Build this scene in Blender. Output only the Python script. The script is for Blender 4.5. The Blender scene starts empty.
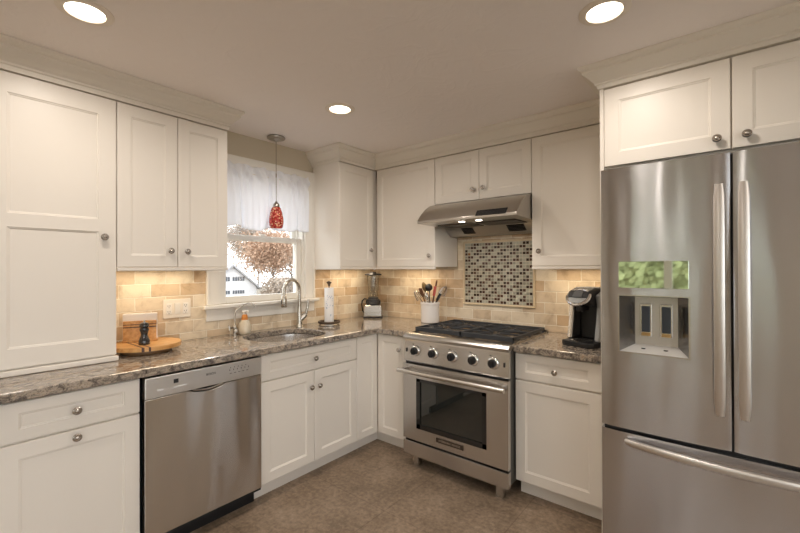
import bpy, bmesh, math, random
from mathutils import Vector, Matrix, Euler
random.seed(7)
PI = math.pi
S = bpy.context.scene
C = bpy.context.collection

# ------------------------------------------------------------------ camera
cam_d = bpy.data.cameras.new('camera')
cam = bpy.data.objects.new('camera', cam_d); C.objects.link(cam)
cam_d.sensor_width = 36.0
cam_d.lens = 36.0 * 401.04 / 800.0
cam_d.clip_start = 0.05; cam_d.clip_end = 400
_yaw, _pit, _rol = math.radians(39.286), math.radians(0.203), math.radians(0.187)
_d = Vector((-math.sin(_yaw), math.cos(_yaw), 0)); _u = Vector((0, 0, 1)); _r = Vector((math.cos(_yaw), math.sin(_yaw), 0))
_fw = _d * math.cos(_pit) + _u * math.sin(_pit); _up = -_d * math.sin(_pit) + _u * math.cos(_pit)
_X = _r * math.cos(_rol) - _up * math.sin(_rol); _Y = _r * math.sin(_rol) + _up * math.cos(_rol)
_M = Matrix.Identity(4)
for _i in range(3):
    _M[_i][0] = _X[_i]; _M[_i][1] = _Y[_i]; _M[_i][2] = -_fw[_i]
_M[0][3], _M[1][3], _M[2][3] = 2.7338, -2.9241, 1.3768
cam.matrix_world = _M
S.camera = cam

# ------------------------------------------------------------------ view, world
S.view_settings.view_transform = 'Standard'
S.view_settings.look = 'None'
S.view_settings.gamma = 1
S.view_settings.use_curve_mapping = False
S.view_settings.exposure = 0.13
S.cycles.max_bounces = 10
S.cycles.diffuse_bounces = 6
S.cycles.glossy_bounces = 5
S.cycles.transmission_bounces = 8
S.cycles.caustics_refractive = False
S.cycles.caustics_reflective = False
S.cycles.sample_clamp_indirect = 4.0
S.cycles.use_denoising = True

W = bpy.data.worlds.new('overcast_sky'); S.world = W; W.use_nodes = True
W.node_tree.nodes['Background'].inputs[0].default_value = (0.97, 0.985, 1.0, 1)
W.node_tree.nodes['Background'].inputs[1].default_value = 3.5

WARM = (1.0, 0.90, 0.80)
DOWN_W = 5.5       # each ceiling can
STRIP_W = 1.9       # each under-cabinet strip, watts per metre
HOOD_W = 1.0

# ------------------------------------------------------------------ materials
def nodes(name):
    m = bpy.data.materials.new(name); m.use_nodes = True
    nt = m.node_tree; b = nt.nodes['Principled BSDF']
    return m, nt, b
def N(nt, t, **kw):
    n = nt.nodes.new(t)
    for k, v in kw.items():
        if k in ('operation', 'blend_type', 'data_type', 'feature', 'distance', 'noise_dimensions', 'vector_type', 'axis', 'direction_type', 'wave_type', 'bands_direction', 'offset', 'offset_frequency', 'squash'):
            setattr(n, k, v)
        else:
            n.inputs[k].default_value = v
    return n
def L(nt, a, b): nt.links.new(a, b)
def rgb(h):
    h = h.lstrip('#'); o = []
    for i in (0, 2, 4):
        c = int(h[i:i+2], 16) / 255
        o.append(c / 12.92 if c <= .04045 else ((c + .055) / 1.055) ** 2.4)
    return (*o, 1)
def simple(name, col, rough=.5, metal=0, bump=None, bscale=80, emit=None, es=0, coat=0, trans=0, ior=1.45, var=0.0, sheen=0, spec=.5):
    m, nt, b = nodes(name)
    b.inputs['Base Color'].default_value = col if len(col) == 4 else (*col, 1)
    b.inputs['Roughness'].default_value = rough; b.inputs['Metallic'].default_value = metal
    b.inputs['IOR'].default_value = ior
    b.inputs['Specular IOR Level'].default_value = spec
    if coat: b.inputs['Coat Weight'].default_value = coat
    if trans: b.inputs['Transmission Weight'].default_value = trans
    if sheen: b.inputs['Sheen Weight'].default_value = sheen
    if emit: b.inputs['Emission Color'].default_value = (*emit[:3], 1); b.inputs['Emission Strength'].default_value = es
    tc = N(nt, 'ShaderNodeTexCoord')
    if bump or var:
        no = N(nt, 'ShaderNodeTexNoise', Scale=bscale, Detail=4.0); L(nt, tc.outputs['Object'], no.inputs['Vector'])
    if bump:
        bp = N(nt, 'ShaderNodeBump', Strength=bump, Distance=.003); L(nt, no.outputs['Fac'], bp.inputs['Height']); L(nt, bp.outputs['Normal'], b.inputs['Normal'])
    if var:
        mx = N(nt, 'ShaderNodeMix', data_type='RGBA')
        c = col[:3]
        mx.inputs[6].default_value = (*[q * (1 - var) for q in c], 1); mx.inputs[7].default_value = (*[min(1, q * (1 + var)) for q in c], 1)
        L(nt, no.outputs['Fac'], mx.inputs[0]); L(nt, mx.outputs[2], b.inputs['Base Color'])
    return m
def ramp(nt, stops, interp='LINEAR'):
    r = nt.nodes.new('ShaderNodeValToRGB'); r.color_ramp.interpolation = interp
    while len(r.color_ramp.elements) < len(stops): r.color_ramp.elements.new(.5)
    for e, (p, c) in zip(r.color_ramp.elements, stops):
        e.position = p; e.color = c if len(c) == 4 else (*c, 1)
    return r
M = {}
M['paint'] = simple('cabinet_paint', rgb('E8E2D9'), .38, bump=.03, bscale=30)
M['trim'] = simple('trim_paint', rgb('EEEAE2'), .4, bump=.03, bscale=30)
M['wall'] = simple('wall_paint', rgb('D2C8B4'), .8, bump=.05, bscale=160)
M['crown'] = simple('crown_paint', rgb('E6E0D6'), .45)
M['carcass'] = simple('cabinet_inside', rgb('C9BDA8'), .6)
M['dark'] = simple('black_plastic', (.010, .010, .011), .5, bump=.02)
M['darkgap'] = simple('dark_rubber', (.02, .02, .02), .8)
M['iron'] = simple('cast_iron', (.04, .042, .047), .55, bump=.2, bscale=300)
M['nickel'] = simple('satin_nickel', (.46, .42, .38), .24, 1.0)
M['chrome'] = simple('polished_chrome', (.80, .80, .80), .08, 1.0)
M['faucet'] = simple('brushed_nickel', (.52, .49, .44), .27, 1.0)
M['canopy'] = simple('dark_nickel', (.42, .39, .36), .3, 1.0)
M['bronze'] = simple('oil_bronze', (.10, .07, .05), .4, .7)
M['white_plastic'] = simple('white_plastic', rgb('EFEAE2'), .35)
M['almond'] = simple('plate_almond', rgb('EDE4D6'), .4)
M['ceramic'] = simple('white_ceramic', rgb('EDEAE8'), .18, coat=.5)
M['paper'] = simple('paper_towel', rgb('F4F2F0'), .9, bump=.3, bscale=220)
M['napkin'] = simple('napkin', rgb('F1ECE6'), .9, bump=.1, bscale=90)
M['glass_black'] = simple('oven_glass', (.02, .022, .02), .04, coat=1)
M['black_gloss'] = simple('pepper_black', (.02, .018, .018), .18, coat=.6)
M['grey_plastic'] = simple('grey_plastic', rgb('9A9C9C'), .35, .3)
M['paddle'] = simple('paddle', rgb('3A4048'), .35)
M['brass'] = simple('burner_brass', (.55, .38, .18), .35, 1.0)
M['print_grey'] = simple('print_grey', rgb('5C5A58'), .5)
M['print_lite'] = simple('print_light', rgb('E8E8E8'), .5)
M['slate'] = simple('print_dark', (.03, .03, .032), .4)
M['red'] = simple('red_silicone', rgb('C25A50'), .5)
M['wood_dk'] = simple('utensil_brown', rgb('6E4A33'), .55, var=.2, bscale=40)
M['olive'] = simple('utensil_olive', rgb('7A6440'), .5)
M['orange'] = simple('bottle_orange', rgb('D98A3C'), .3, coat=.3)
M['soap'] = simple('soap_bottle', rgb('DCCFB8'), .2, coat=.4)
M['blueink'] = simple('blue_print', rgb('8FA3BE'), .9)
M['lampglass'] = simple('lamp_glow', (1, 1, 1), .5, emit=(1, .86, .68), es=7)
M['stripglow'] = simple('strip_glow', (1, 1, 1), .5, emit=(1, .80, .52), es=4)
M['cantrim'] = simple('can_trim', rgb('EDE4D8'), .5)
M['ground'] = simple('lawn', (.24, .21, .17, 1), .95, var=.35, bscale=.6)
M['house'] = simple('house_white', (.62, .62, .64, 1), .8)
M['house_roof'] = simple('house_roof', (.34, .34, .36, 1), .9)
M['house_glass'] = simple('house_window', (.10, .11, .13, 1), .2)
M['bark'] = simple('bark', (.25, .225, .21, 1), .9, bump=.5, bscale=8)
M['leaf_o'] = simple('leaf_orange', (.44, .29, .20, 1), .9, var=.25, bscale=2)
M['leaf_t'] = simple('leaf_tan', (.40, .33, .27, 1), .9, var=.2, bscale=2)
M['leaf_g'] = simple('leaf_green', (.37, .40, .20, 1), .9, var=.3, bscale=2)

def m_ceiling():
    m, nt, b = nodes('ceiling_paint')
    b.inputs['Base Color'].default_value = rgb('F4EEEB'); b.inputs['Roughness'].default_value = .85
    tc = N(nt, 'ShaderNodeTexCoord')
    n1 = N(nt, 'ShaderNodeTexNoise', Scale=5.0, Detail=5.0, Distortion=1.5); L(nt, tc.outputs['Object'], n1.inputs['Vector'])
    r = ramp(nt, [(.42, (0, 0, 0)), (.5, (1, 1, 1)), (.58, (0, 0, 0))]); L(nt, n1.outputs['Fac'], r.inputs['Fac'])
    bp = N(nt, 'ShaderNodeBump', Strength=.13, Distance=.006); L(nt, r.outputs['Color'], bp.inputs['Height']); L(nt, bp.outputs['Normal'], b.inputs['Normal'])
    return m
M['ceiling'] = m_ceiling()

def m_floor():
    m, nt, b = nodes('floor_tile')
    tc = N(nt, 'ShaderNodeTexCoord')
    n1 = N(nt, 'ShaderNodeTexNoise', Scale=4.0, Detail=8.0, Roughness=.65); L(nt, tc.outputs['Object'], n1.inputs['Vector'])
    n2 = N(nt, 'ShaderNodeTexNoise', Scale=38.0, Detail=6.0, Roughness=.7); L(nt, tc.outputs['Object'], n2.inputs['Vector'])
    a = N(nt, 'ShaderNodeMix', data_type='FLOAT'); a.inputs[0].default_value = .55
    L(nt, n1.outputs['Fac'], a.inputs[2]); L(nt, n2.outputs['Fac'], a.inputs[3])
    r = ramp(nt, [(.30, rgb('5C4E41')), (.46, rgb('84725F')), (.58, rgb('A08C78')), (.72, rgb('BEAC96'))]); L(nt, a.outputs[0], r.inputs['Fac'])
    br = N(nt, 'ShaderNodeTexBrick', Scale=1.0); br.offset = 0.0
    br.inputs['Brick Width'].default_value = .61; br.inputs['Row Height'].default_value = .61; br.inputs['Mortar Size'].default_value = .003
    br.inputs['Color1'].default_value = (1, 1, 1, 1); br.inputs['Color2'].default_value = (.92, .92, .92, 1); br.inputs['Mortar'].default_value = (.72, .70, .68, 1)
    L(nt, tc.outputs['Object'], br.inputs['Vector'])
    mx = N(nt, 'ShaderNodeMix', data_type='RGBA', blend_type='MULTIPLY'); mx.inputs[0].default_value = 1
    L(nt, r.outputs['Color'], mx.inputs[6]); L(nt, br.outputs['Color'], mx.inputs[7]); L(nt, mx.outputs[2], b.inputs['Base Color'])
    b.inputs['Roughness'].default_value = .48
    bp = N(nt, 'ShaderNodeBump', Strength=.12, Distance=.003); L(nt, n2.outputs['Fac'], bp.inputs['Height']); L(nt, bp.outputs['Normal'], b.inputs['Normal'])
    return m
M['floor'] = m_floor()

def m_tile(name, axis):
    m, nt, b = nodes(name)
    tc = N(nt, 'ShaderNodeTexCoord'); sp = N(nt, 'ShaderNodeSeparateXYZ'); L(nt, tc.outputs['Object'], sp.inputs[0])
    cb = N(nt, 'ShaderNodeCombineXYZ'); L(nt, sp.outputs[axis], cb.inputs[0]); L(nt, sp.outputs[2], cb.inputs[1])
    off = N(nt, 'ShaderNodeVectorMath', operation='ADD'); off.inputs[1].default_value = (20.05, -.914 + .03, 0); L(nt, cb.outputs[0], off.inputs[0])
    wob = N(nt, 'ShaderNodeTexNoise', Scale=22.0, Detail=2.0); L(nt, tc.outputs['Object'], wob.inputs['Vector'])
    wv = N(nt, 'ShaderNodeVectorMath', operation='SCALE'); L(nt, wob.outputs['Color'], wv.inputs[0]); wv.inputs['Scale'].default_value = .006
    ad = N(nt, 'ShaderNodeVectorMath', operation='ADD'); L(nt, off.outputs[0], ad.inputs[0]); L(nt, wv.outputs[0], ad.inputs[1])
    br = N(nt, 'ShaderNodeTexBrick', Scale=1.0); br.offset = 0.5
    br.inputs['Brick Width'].default_value = .168; br.inputs['Row Height'].default_value = .0805
    br.inputs['Mortar Size'].default_value = .0032; br.inputs['Mortar Smooth'].default_value = .6; br.inputs['Bias'].default_value = 0
    br.inputs['Color1'].default_value = rgb('E9DFCB'); br.inputs['Color2'].default_value = rgb('C9AE8D'); br.inputs['Mortar'].default_value = rgb('F0EADC')
    L(nt, ad.outputs[0], br.inputs['Vector'])
    n1 = N(nt, 'ShaderNodeTexNoise', Scale=9.0, Detail=7.0, Roughness=.62, Distortion=.4); L(nt, tc.outputs['Object'], n1.inputs['Vector'])
    r = ramp(nt, [(.3, (.70, .62, .54)), (.48, (1, .97, .93)), (.7, (1.12, 1.1, 1.08))]); L(nt, n1.outputs['Fac'], r.inputs['Fac'])
    mx = N(nt, 'ShaderNodeMix', data_type='RGBA', blend_type='MULTIPLY'); mx.inputs[0].default_value = .9
    L(nt, br.outputs['Color'], mx.inputs[6]); L(nt, r.outputs['Color'], mx.inputs[7]); L(nt, mx.outputs[2], b.inputs['Base Color'])
    b.inputs['Roughness'].default_value = .5
    inv = N(nt, 'ShaderNodeMath', operation='MULTIPLY_ADD'); inv.inputs[1].default_value = -1; inv.inputs[2].default_value = 1; L(nt, br.outputs['Fac'], inv.inputs[0])
    sm = N(nt, 'ShaderNodeMath', operation='MULTIPLY_ADD'); L(nt, n1.outputs['Fac'], sm.inputs[0]); sm.inputs[1].default_value = .35; L(nt, inv.outputs[0], sm.inputs[2])
    bp = N(nt, 'ShaderNodeBump', Strength=.55, Distance=.003); L(nt, sm.outputs[0], bp.inputs['Height']); L(nt, bp.outputs['Normal'], b.inputs['Normal'])
    return m
M['tile_y'] = m_tile('travertine_tile_left', 1)
M['tile_x'] = m_tile('travertine_tile_back', 0)

def m_granite():
    m, nt, b = nodes('granite')
    tc = N(nt, 'ShaderNodeTexCoord')
    mp = N(nt, 'ShaderNodeMapping'); mp.inputs['Scale'].default_value = (1.7, 1.0, 1.6); mp.inputs['Rotation'].default_value = (0, 0, .25); L(nt, tc.outputs['Object'], mp.inputs['Vector'])
    n1 = N(nt, 'ShaderNodeTexNoise', Scale=26.0, Detail=10.0, Roughness=.78, Distortion=.6); L(nt, mp.outputs[0], n1.inputs['Vector'])
    r1 = ramp(nt, [(.32, rgb('322D2B')), (.41, rgb('625A54')), (.49, rgb('8F857A')), (.56, rgb('B9AD9E')), (.64, rgb('A8927A')), (.76, rgb('6A6058'))]); L(nt, n1.outputs['Fac'], r1.inputs['Fac'])
    n2 = N(nt, 'ShaderNodeTexVoronoi', Scale=130.0); L(nt, mp.outputs[0], n2.inputs['Vector'])
    r2 = ramp(nt, [(0, (.12, .10, .09)), (.22, (.40, .35, .31)), (.45, (1, 1, 1))]); L(nt, n2.outputs['Distance'], r2.inputs['Fac'])
    n3 = N(nt, 'ShaderNodeTexNoise', Scale=60.0, Detail=3.0, Roughness=.6); L(nt, mp.outputs[0], n3.inputs['Vector'])
    r3 = ramp(nt, [(.40, (0, 0, 0)), (.56, (1, 1, 1))]); L(nt, n3.outputs['Fac'], r3.inputs['Fac'])
    mx = N(nt, 'ShaderNodeMix', data_type='RGBA', blend_type='MULTIPLY'); L(nt, r3.outputs['Color'], mx.inputs[0])
    L(nt, r1.outputs['Color'], mx.inputs[6]); L(nt, r2.outputs['Color'], mx.inputs[7]); L(nt, mx.outputs[2], b.inputs['Base Color'])
    b.inputs['Roughness'].default_value = .13; b.inputs['Coat Weight'].default_value = .3; b.inputs['Coat Roughness'].default_value = .05
    return m
M['granite'] = m_granite()

def m_steel(name, base=(.62, .60, .58), rough=.27, aniso=.7, vertical=False, wave=0.0, grain=.04):
    m, nt, b = nodes(name)
    b.inputs['Base Color'].default_value = (*base, 1); b.inputs['Metallic'].default_value = 1
    b.inputs['Roughness'].default_value = rough
    tc = N(nt, 'ShaderNodeTexCoord')
    if aniso:
        b.inputs['Anisotropic'].default_value = aniso
        tg = N(nt, 'ShaderNodeTangent'); tg.direction_type = 'RADIAL'; tg.axis = 'Z'
        L(nt, tg.outputs[0], b.inputs['Tangent'])
        b.inputs['Anisotropic Rotation'].default_value = 0.25
    mp = N(nt, 'ShaderNodeMapping'); mp.inputs['Scale'].default_value = (3, 3, 500); L(nt, tc.outputs['Object'], mp.inputs['Vector'])
    no = N(nt, 'ShaderNodeTexNoise', Scale=1.0, Detail=2.0); L(nt, mp.outputs[0], no.inputs['Vector'])
    bp = N(nt, 'ShaderNodeBump', Strength=grain, Distance=.0005); L(nt, no.outputs['Fac'], bp.inputs['Height'])
    last = bp
    if wave:
        m2 = N(nt, 'ShaderNodeMapping'); m2.inputs['Scale'].default_value = (5.0, 5.0, 1.3); L(nt, tc.outputs['Object'], m2.inputs['Vector'])
        nw = N(nt, 'ShaderNodeTexNoise', Scale=1.0, Detail=1.0); L(nt, m2.outputs[0], nw.inputs['Vector'])
        b2 = N(nt, 'ShaderNodeBump', Strength=1.0, Distance=wave); L(nt, nw.outputs['Fac'], b2.inputs['Height']); L(nt, bp.outputs['Normal'], b2.inputs['Normal'])
        last = b2
    L(nt, last.outputs['Normal'], b.inputs['Normal'])
    return m
M['steel'] = m_steel('brushed_steel')
M['steel_fridge'] = m_steel('fridge_steel', (.555, .555, .58), .22, .92, wave=.014)
M['steel_dw'] = m_steel('dishwasher_steel', (.62, .59, .55), .27, .97, wave=.014)
M['steel_hood'] = m_steel('hood_steel', (.50, .47, .43), .3, .4)
M['steel_plain'] = m_steel('satin_steel', (.60, .58, .55), .25, 0)
M['sink'] = m_steel('sink_steel', (.72, .70, .68), .25, 0)

def m_glass(name, tint=(1, 1, 1), mixf=.08):
    m = bpy.data.materials.new(name); m.use_nodes = True; nt = m.node_tree
    for n in list(nt.nodes): nt.nodes.remove(n)
    o = nt.nodes.new('ShaderNodeOutputMaterial'); t = nt.nodes.new('ShaderNodeBsdfTransparent'); g = nt.nodes.new('ShaderNodeBsdfGlossy')
    t.inputs[0].default_value = (*tint, 1); g.inputs['Roughness'].default_value = .02
    x = nt.nodes.new('ShaderNodeMixShader'); x.inputs[0].default_value = mixf
    nt.links.new(t.outputs[0], x.inputs[1]); nt.links.new(g.outputs[0], x.inputs[2]); nt.links.new(x.outputs[0], o.inputs[0])
    return m
M['glass'] = m_glass('window_glass', (.97, .98, .98), .06)
M['jar'] = m_glass('jar_glass', (.86, .86, .84), .14)

def m_fabric():
    m = bpy.data.materials.new('sheer_fabric'); m.use_nodes = True; nt = m.node_tree
    for n in list(nt.nodes): nt.nodes.remove(n)
    o = nt.nodes.new('ShaderNodeOutputMaterial'); d = nt.nodes.new('ShaderNodeBsdfDiffuse'); t = nt.nodes.new('ShaderNodeBsdfTranslucent')
    d.inputs[0].default_value = rgb('F8F9FD'); t.inputs[0].default_value = (.96, .97, 1, 1)
    x = nt.nodes.new('ShaderNodeMixShader'); x.inputs[0].default_value = .5
    nt.links.new(d.outputs[0], x.inputs[1]); nt.links.new(t.outputs[0], x.inputs[2]); nt.links.new(x.outputs[0], o.inputs[0])
    return m
M['fabric'] = m_fabric()

def m_shade():
    m, nt, b = nodes('red_art_glass')
    tc = N(nt, 'ShaderNodeTexCoord')
    v = N(nt, 'ShaderNodeTexVoronoi', Scale=110.0); L(nt, tc.outputs['Object'], v.inputs['Vector'])
    v2 = N(nt, 'ShaderNodeTexVoronoi', Scale=110.0, feature='DISTANCE_TO_EDGE'); L(nt, tc.outputs['Object'], v2.inputs['Vector'])
    sp = N(nt, 'ShaderNodeSeparateXYZ'); L(nt, v.outputs['Color'], sp.inputs[0])
    r = ramp(nt, [(0, rgb('A83A38')), (.35, rgb('C4544C')), (.55, rgb('D98070')), (.70, rgb('8E2A26')), (.88, rgb('EBC9A0'))], 'CONSTANT'); L(nt, sp.outputs[0], r.inputs['Fac'])
    r2 = ramp(nt, [(0, rgb('F0C8A0')), (.10, (1, 1, 1, 1))]); L(nt, v2.outputs['Distance'], r2.inputs['Fac'])
    mx = N(nt, 'ShaderNodeMix', data_type='RGBA', blend_type='MULTIPLY'); mx.inputs[0].default_value = .6
    L(nt, r.outputs['Color'], mx.inputs[6]); L(nt, r2.outputs['Color'], mx.inputs[7]); L(nt, mx.outputs[2], b.inputs['Base Color'])
    b.inputs['Roughness'].default_value = .12; b.inputs['Transmission Weight'].default_value = .15
    b.inputs['Subsurface Weight'].default_value = .3; b.inputs['Subsurface Radius'].default_value = (.03, .01, .01); b.inputs['Subsurface Scale'].default_value = .5
    L(nt, mx.outputs[2], b.inputs['Emission Color']); b.inputs['Emission Strength'].default_value = .06
    return m
M['shade'] = m_shade()

def m_wood(name, c1, c2, stripes=None, ax=0):
    m, nt, b = nodes(name)
    tc = N(nt, 'ShaderNodeTexCoord'); mp = N(nt, 'ShaderNodeMapping'); mp.inputs['Scale'].default_value = (60, 8, 60) if ax == 0 else (8, 60, 60)
    L(nt, tc.outputs['Object'], mp.inputs['Vector'])
    no = N(nt, 'ShaderNodeTexNoise', Scale=1.0, Detail=5.0); L(nt, mp.outputs[0], no.inputs['Vector'])
    r = ramp(nt, [(.3, c1), (.7, c2)]); L(nt, no.outputs['Fac'], r.inputs['Fac']); L(nt, r.outputs['Color'], b.inputs['Base Color'])
    b.inputs['Roughness'].default_value = .35
    return m
M['wood'] = m_wood('oak_wood', rgb('B98449'), rgb('DCAE72'))
M['walnut'] = m_wood('walnut_wood', rgb('3B2117'), rgb('5B3524'))

def m_rug():
    m, nt, b = nodes('woven_rug')
    tc = N(nt, 'ShaderNodeTexCoord'); mp = N(nt, 'ShaderNodeMapping'); mp.inputs['Scale'].default_value = (10, 26, 1); L(nt, tc.outputs['Object'], mp.inputs['Vector'])
    no = N(nt, 'ShaderNodeTexNoise', Scale=1.4, Detail=8.0, Roughness=.7); L(nt, mp.outputs[0], no.inputs['Vector'])
    r = ramp(nt, [(.35, rgb('6E6660')), (.48, rgb('A79C92')), (.6, rgb('D8D0C6'))]); L(nt, no.outputs['Fac'], r.inputs['Fac']); L(nt, r.outputs['Color'], b.inputs['Base Color'])
    b.inputs['Roughness'].default_value = .95
    return m
M['rug'] = m_rug()

# ------------------------------------------------------------------ mesh helpers
class MB:
    def __init__(s): s.bm = bmesh.new(); s.mi = 0
    def _add(s, vs, fs):
        v = [s.bm.verts.new(p) for p in vs]
        for f in fs:
            try:
                q = s.bm.faces.new([v[i] for i in f]); q.material_index = s.mi
            except ValueError: pass
        return v
    def box(s, x0, x1, y0, y1, z0, z1):
        v = [(x0, y0, z0), (x1, y0, z0), (x1, y1, z0), (x0, y1, z0), (x0, y0, z1), (x1, y0, z1), (x1, y1, z1), (x0, y1, z1)]
        s._add(v, [(0, 3, 2, 1), (4, 5, 6, 7), (0, 1, 5, 4), (1, 2, 6, 5), (2, 3, 7, 6), (3, 0, 4, 7)]); return s
    def prism(s, poly, a0, a1, axis='x'):
        # poly in the two other axes (y,z) / (x,z) / (x,y)
        def P(p, a): return (a, p[0], p[1]) if axis == 'x' else ((p[0], a, p[1]) if axis == 'y' else (p[0], p[1], a))
        n = len(poly)
        s._add([P(p, a0) for p in poly] + [P(p, a1) for p in poly],
               [tuple(range(n - 1, -1, -1)), tuple(range(n, 2 * n))] + [(i, (i + 1) % n, n + (i + 1) % n, n + i) for i in range(n)])
        return s
    def lathe(s, prof, c=(0, 0, 0), seg=32, axis='z', cap=True):
        rings = []
        vs = []; fs = []
        for r, h in prof:
            for k in range(seg):
                a = 2 * PI * k / seg; x, y = r * math.cos(a), r * math.sin(a)
                p = (x, y, h) if axis == 'z' else ((x, -h, y) if axis == '-y' else (h, x, y))
                vs.append((p[0] + c[0], p[1] + c[1], p[2] + c[2]))
        m = len(prof)
        for j in range(m - 1):
            for k in range(seg):
                fs.append((j * seg + k, j * seg + (k + 1) % seg, (j + 1) * seg + (k + 1) % seg, (j + 1) * seg + k))
        if cap:
            fs.append(tuple(range(seg - 1, -1, -1))); fs.append(tuple((m - 1) * seg + k for k in range(seg)))
        s._add(vs, fs); return s
    def tube(s, pts, r, seg=12, cap=True, flat=1.0):
        pts = [Vector(p) for p in pts]; n = len(pts)
        rr = r if isinstance(r, (list, tuple)) else [r] * n
        vs = []; fs = []; ref = None
        for i, p in enumerate(pts):
            t = (pts[min(i + 1, n - 1)] - pts[max(i - 1, 0)]).normalized()
            if ref is None:
                ref = Vector((0, 0, 1)) if abs(t.z) < .9 else Vector((1, 0, 0))
            a = (ref - t * ref.dot(t)).normalized(); b = t.cross(a).normalized(); ref = a
            for k in range(seg):
                q = 2 * PI * k / seg
                vs.append(tuple(p + a * (rr[i] * math.cos(q)) + b * (rr[i] * flat * math.sin(q))))
        for i in range(n - 1):
            for k in range(seg):
                fs.append((i * seg + k, i * seg + (k + 1) % seg, (i + 1) * seg + (k + 1) % seg, (i + 1) * seg + k))
        if cap: fs.append(tuple(range(seg - 1, -1, -1))); fs.append(tuple((n - 1) * seg + k for k in range(seg)))
        s._add(vs, fs); return s
    def sphere(s, c, r, sc=(1, 1, 1), seg=16):
        prof = [(max(r * math.sin(PI * j / 10), 1e-4), -r * math.cos(PI * j / 10)) for j in range(11)]
        k0 = len(s.bm.verts); s.lathe(prof, (0, 0, 0), seg); s.bm.verts.ensure_lookup_table()
        for v in s.bm.verts[k0:]: v.co = Vector((v.co.x * sc[0] + c[0], v.co.y * sc[1] + c[1], v.co.z * sc[2] + c[2]))
        return s
    def build(s, name, mat, parent=None, loc=(0, 0, 0), rot=(0, 0, 0), bevel=0, smooth=False, seg=2, ang=30):
        bmesh.ops.recalc_face_normals(s.bm, faces=s.bm.faces)
        me = bpy.data.meshes.new(name); s.bm.to_mesh(me); s.bm.free()
        o = bpy.data.objects.new(name, me); C.objects.link(o)
        for m in (mat if isinstance(mat, (list, tuple)) else [mat]): me.materials.append(m)
        o.location = loc; o.rotation_euler = rot
        if parent is not None: o.parent = parent
        if smooth:
            for p in me.polygons: p.use_smooth = True
            try: me.set_sharp_from_angle(angle=math.radians(40))
            except Exception: pass
        if bevel:
            b = o.modifiers.new('bevel', 'BEVEL'); b.width = bevel; b.segments = seg; b.limit_method = 'ANGLE'; b.angle_limit = math.radians(ang)
        return o
def box(*a): return MB().box(*a)
def tag(o, label=None, cat=None, group=None, kind=None):
    if label: o['label'] = label
    if cat: o['category'] = cat
    if group: o['group'] = group
    if kind: o['kind'] = kind
    return o
def thing(name, label, cat, loc=(0, 0, 0), rz=0, group=None):
    o = bpy.data.objects.new(name, None); C.objects.link(o); o.empty_display_size = .1
    o.location = loc; o.rotation_euler = (0, 0, rz)
    return tag(o, label, cat, group)
def area(name, parent, loc, size, watts, col=WARM, rot=(0, 0, 0), shape='DISK', size_y=None, spread=None):
    d = bpy.data.lights.new(name, 'AREA'); d.energy = watts; d.color = col; d.shape = shape; d.size = size
    if size_y: d.size_y = size_y
    if spread: d.spread = math.radians(spread)
    o = bpy.data.objects.new(name, d); C.objects.link(o); o.location = loc; o.rotation_euler = rot; o.parent = parent
    return o
def text(name, body, size, mat, parent, loc, rot, ext=.0004, align='CENTER', bold=False):
    cu = bpy.data.curves.new(name, 'FONT'); cu.body = body; cu.size = size; cu.extrude = ext; cu.align_x = align; cu.align_y = 'CENTER'
    if bold: cu.offset = size * .02
    t = bpy.data.objects.new(name + '_c', cu); C.objects.link(t)
    dg = bpy.context.evaluated_depsgraph_get(); me = bpy.data.meshes.new_from_object(t.evaluated_get(dg)); bpy.data.objects.remove(t)
    me.materials.clear(); me.materials.append(mat)
    o = bpy.data.objects.new(name, me); C.objects.link(o); o.parent = parent; o.location = loc; o.rotation_euler = rot
    return o

CEIL = 2.35
# ================================================================== the room
WY0, WY1, WZ0, WZ1 = -1.568, -0.846, 1.128, 2.09     # window opening
b = MB(); b.box(-.14, 0, -6.2, WY0, 0, CEIL); b.box(-.14, 0, WY1, .14, 0, CEIL); b.box(-.14, 0, WY0, WY1, 0, WZ0); b.box(-.14, 0, WY0, WY1, WZ1, CEIL)
tag(b.build('wall_left', M['wall']), kind='structure')
tag(box(0, 5.0, 0, .14, 0, CEIL).build('wall_back', M['wall']), kind='structure')
QY0, QY1, QZ0, QZ1 = -5.4, -1.6, .35, 2.15
b = MB(); b.box(4.6, 4.74, -6.2, QY0, 0, CEIL); b.box(4.6, 4.74, QY1, 0, 0, CEIL); b.box(4.6, 4.74, QY0, QY1, 0, QZ0); b.box(4.6, 4.74, QY0, QY1, QZ1, CEIL)
tag(b.build('wall_right', M['wall']), kind='structure')
w3 = thing('added_window', None, None, (4.6, 0, 0)); w3['kind'] = 'structure'  # unseen window added to let more daylight fill the room
b = MB()
for a0, a1, z0, z1 in ((QY0 - .08, QY0, QZ0 - .08, QZ1 + .08), (QY1, QY1 + .08, QZ0 - .08, QZ1 + .08), (QY0, QY1, QZ1, QZ1 + .08), (QY0, QY1, QZ0 - .08, QZ0)): b.box(-.02, -.001, a0, a1, z0, z1)
b.box(-.02, .03, -4.13, -4.05, QZ0, QZ1); b.box(-.02, .03, -2.86, -2.78, QZ0, QZ1)
b.build('casing', M['trim'], w3, bevel=.003)
box(.075, .08, QY0, QY1, QZ0, QZ1).build('pane', M['glass'], w3)
RX0, RX1, RZ0, RZ1 = 1.30, 2.55, .85, 2.10
b = MB(); b.box(0, RX0, -6.2, -6.06, 0, CEIL); b.box(RX1, 4.6, -6.2, -6.06, 0, CEIL); b.box(RX0, RX1, -6.2, -6.06, 0, RZ0); b.box(RX0, RX1, -6.2, -6.06, RZ1, CEIL)
tag(b.build('wall_front', M['wall']), kind='structure')
tag(box(-.14, 4.74, -6.2, .14, -.12, 0).build('floor', M['floor']), kind='structure')
tag(box(-.14, 4.74, -6.2, .14, CEIL, CEIL + .1).build('ceiling', M['ceiling']), kind='structure')

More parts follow.
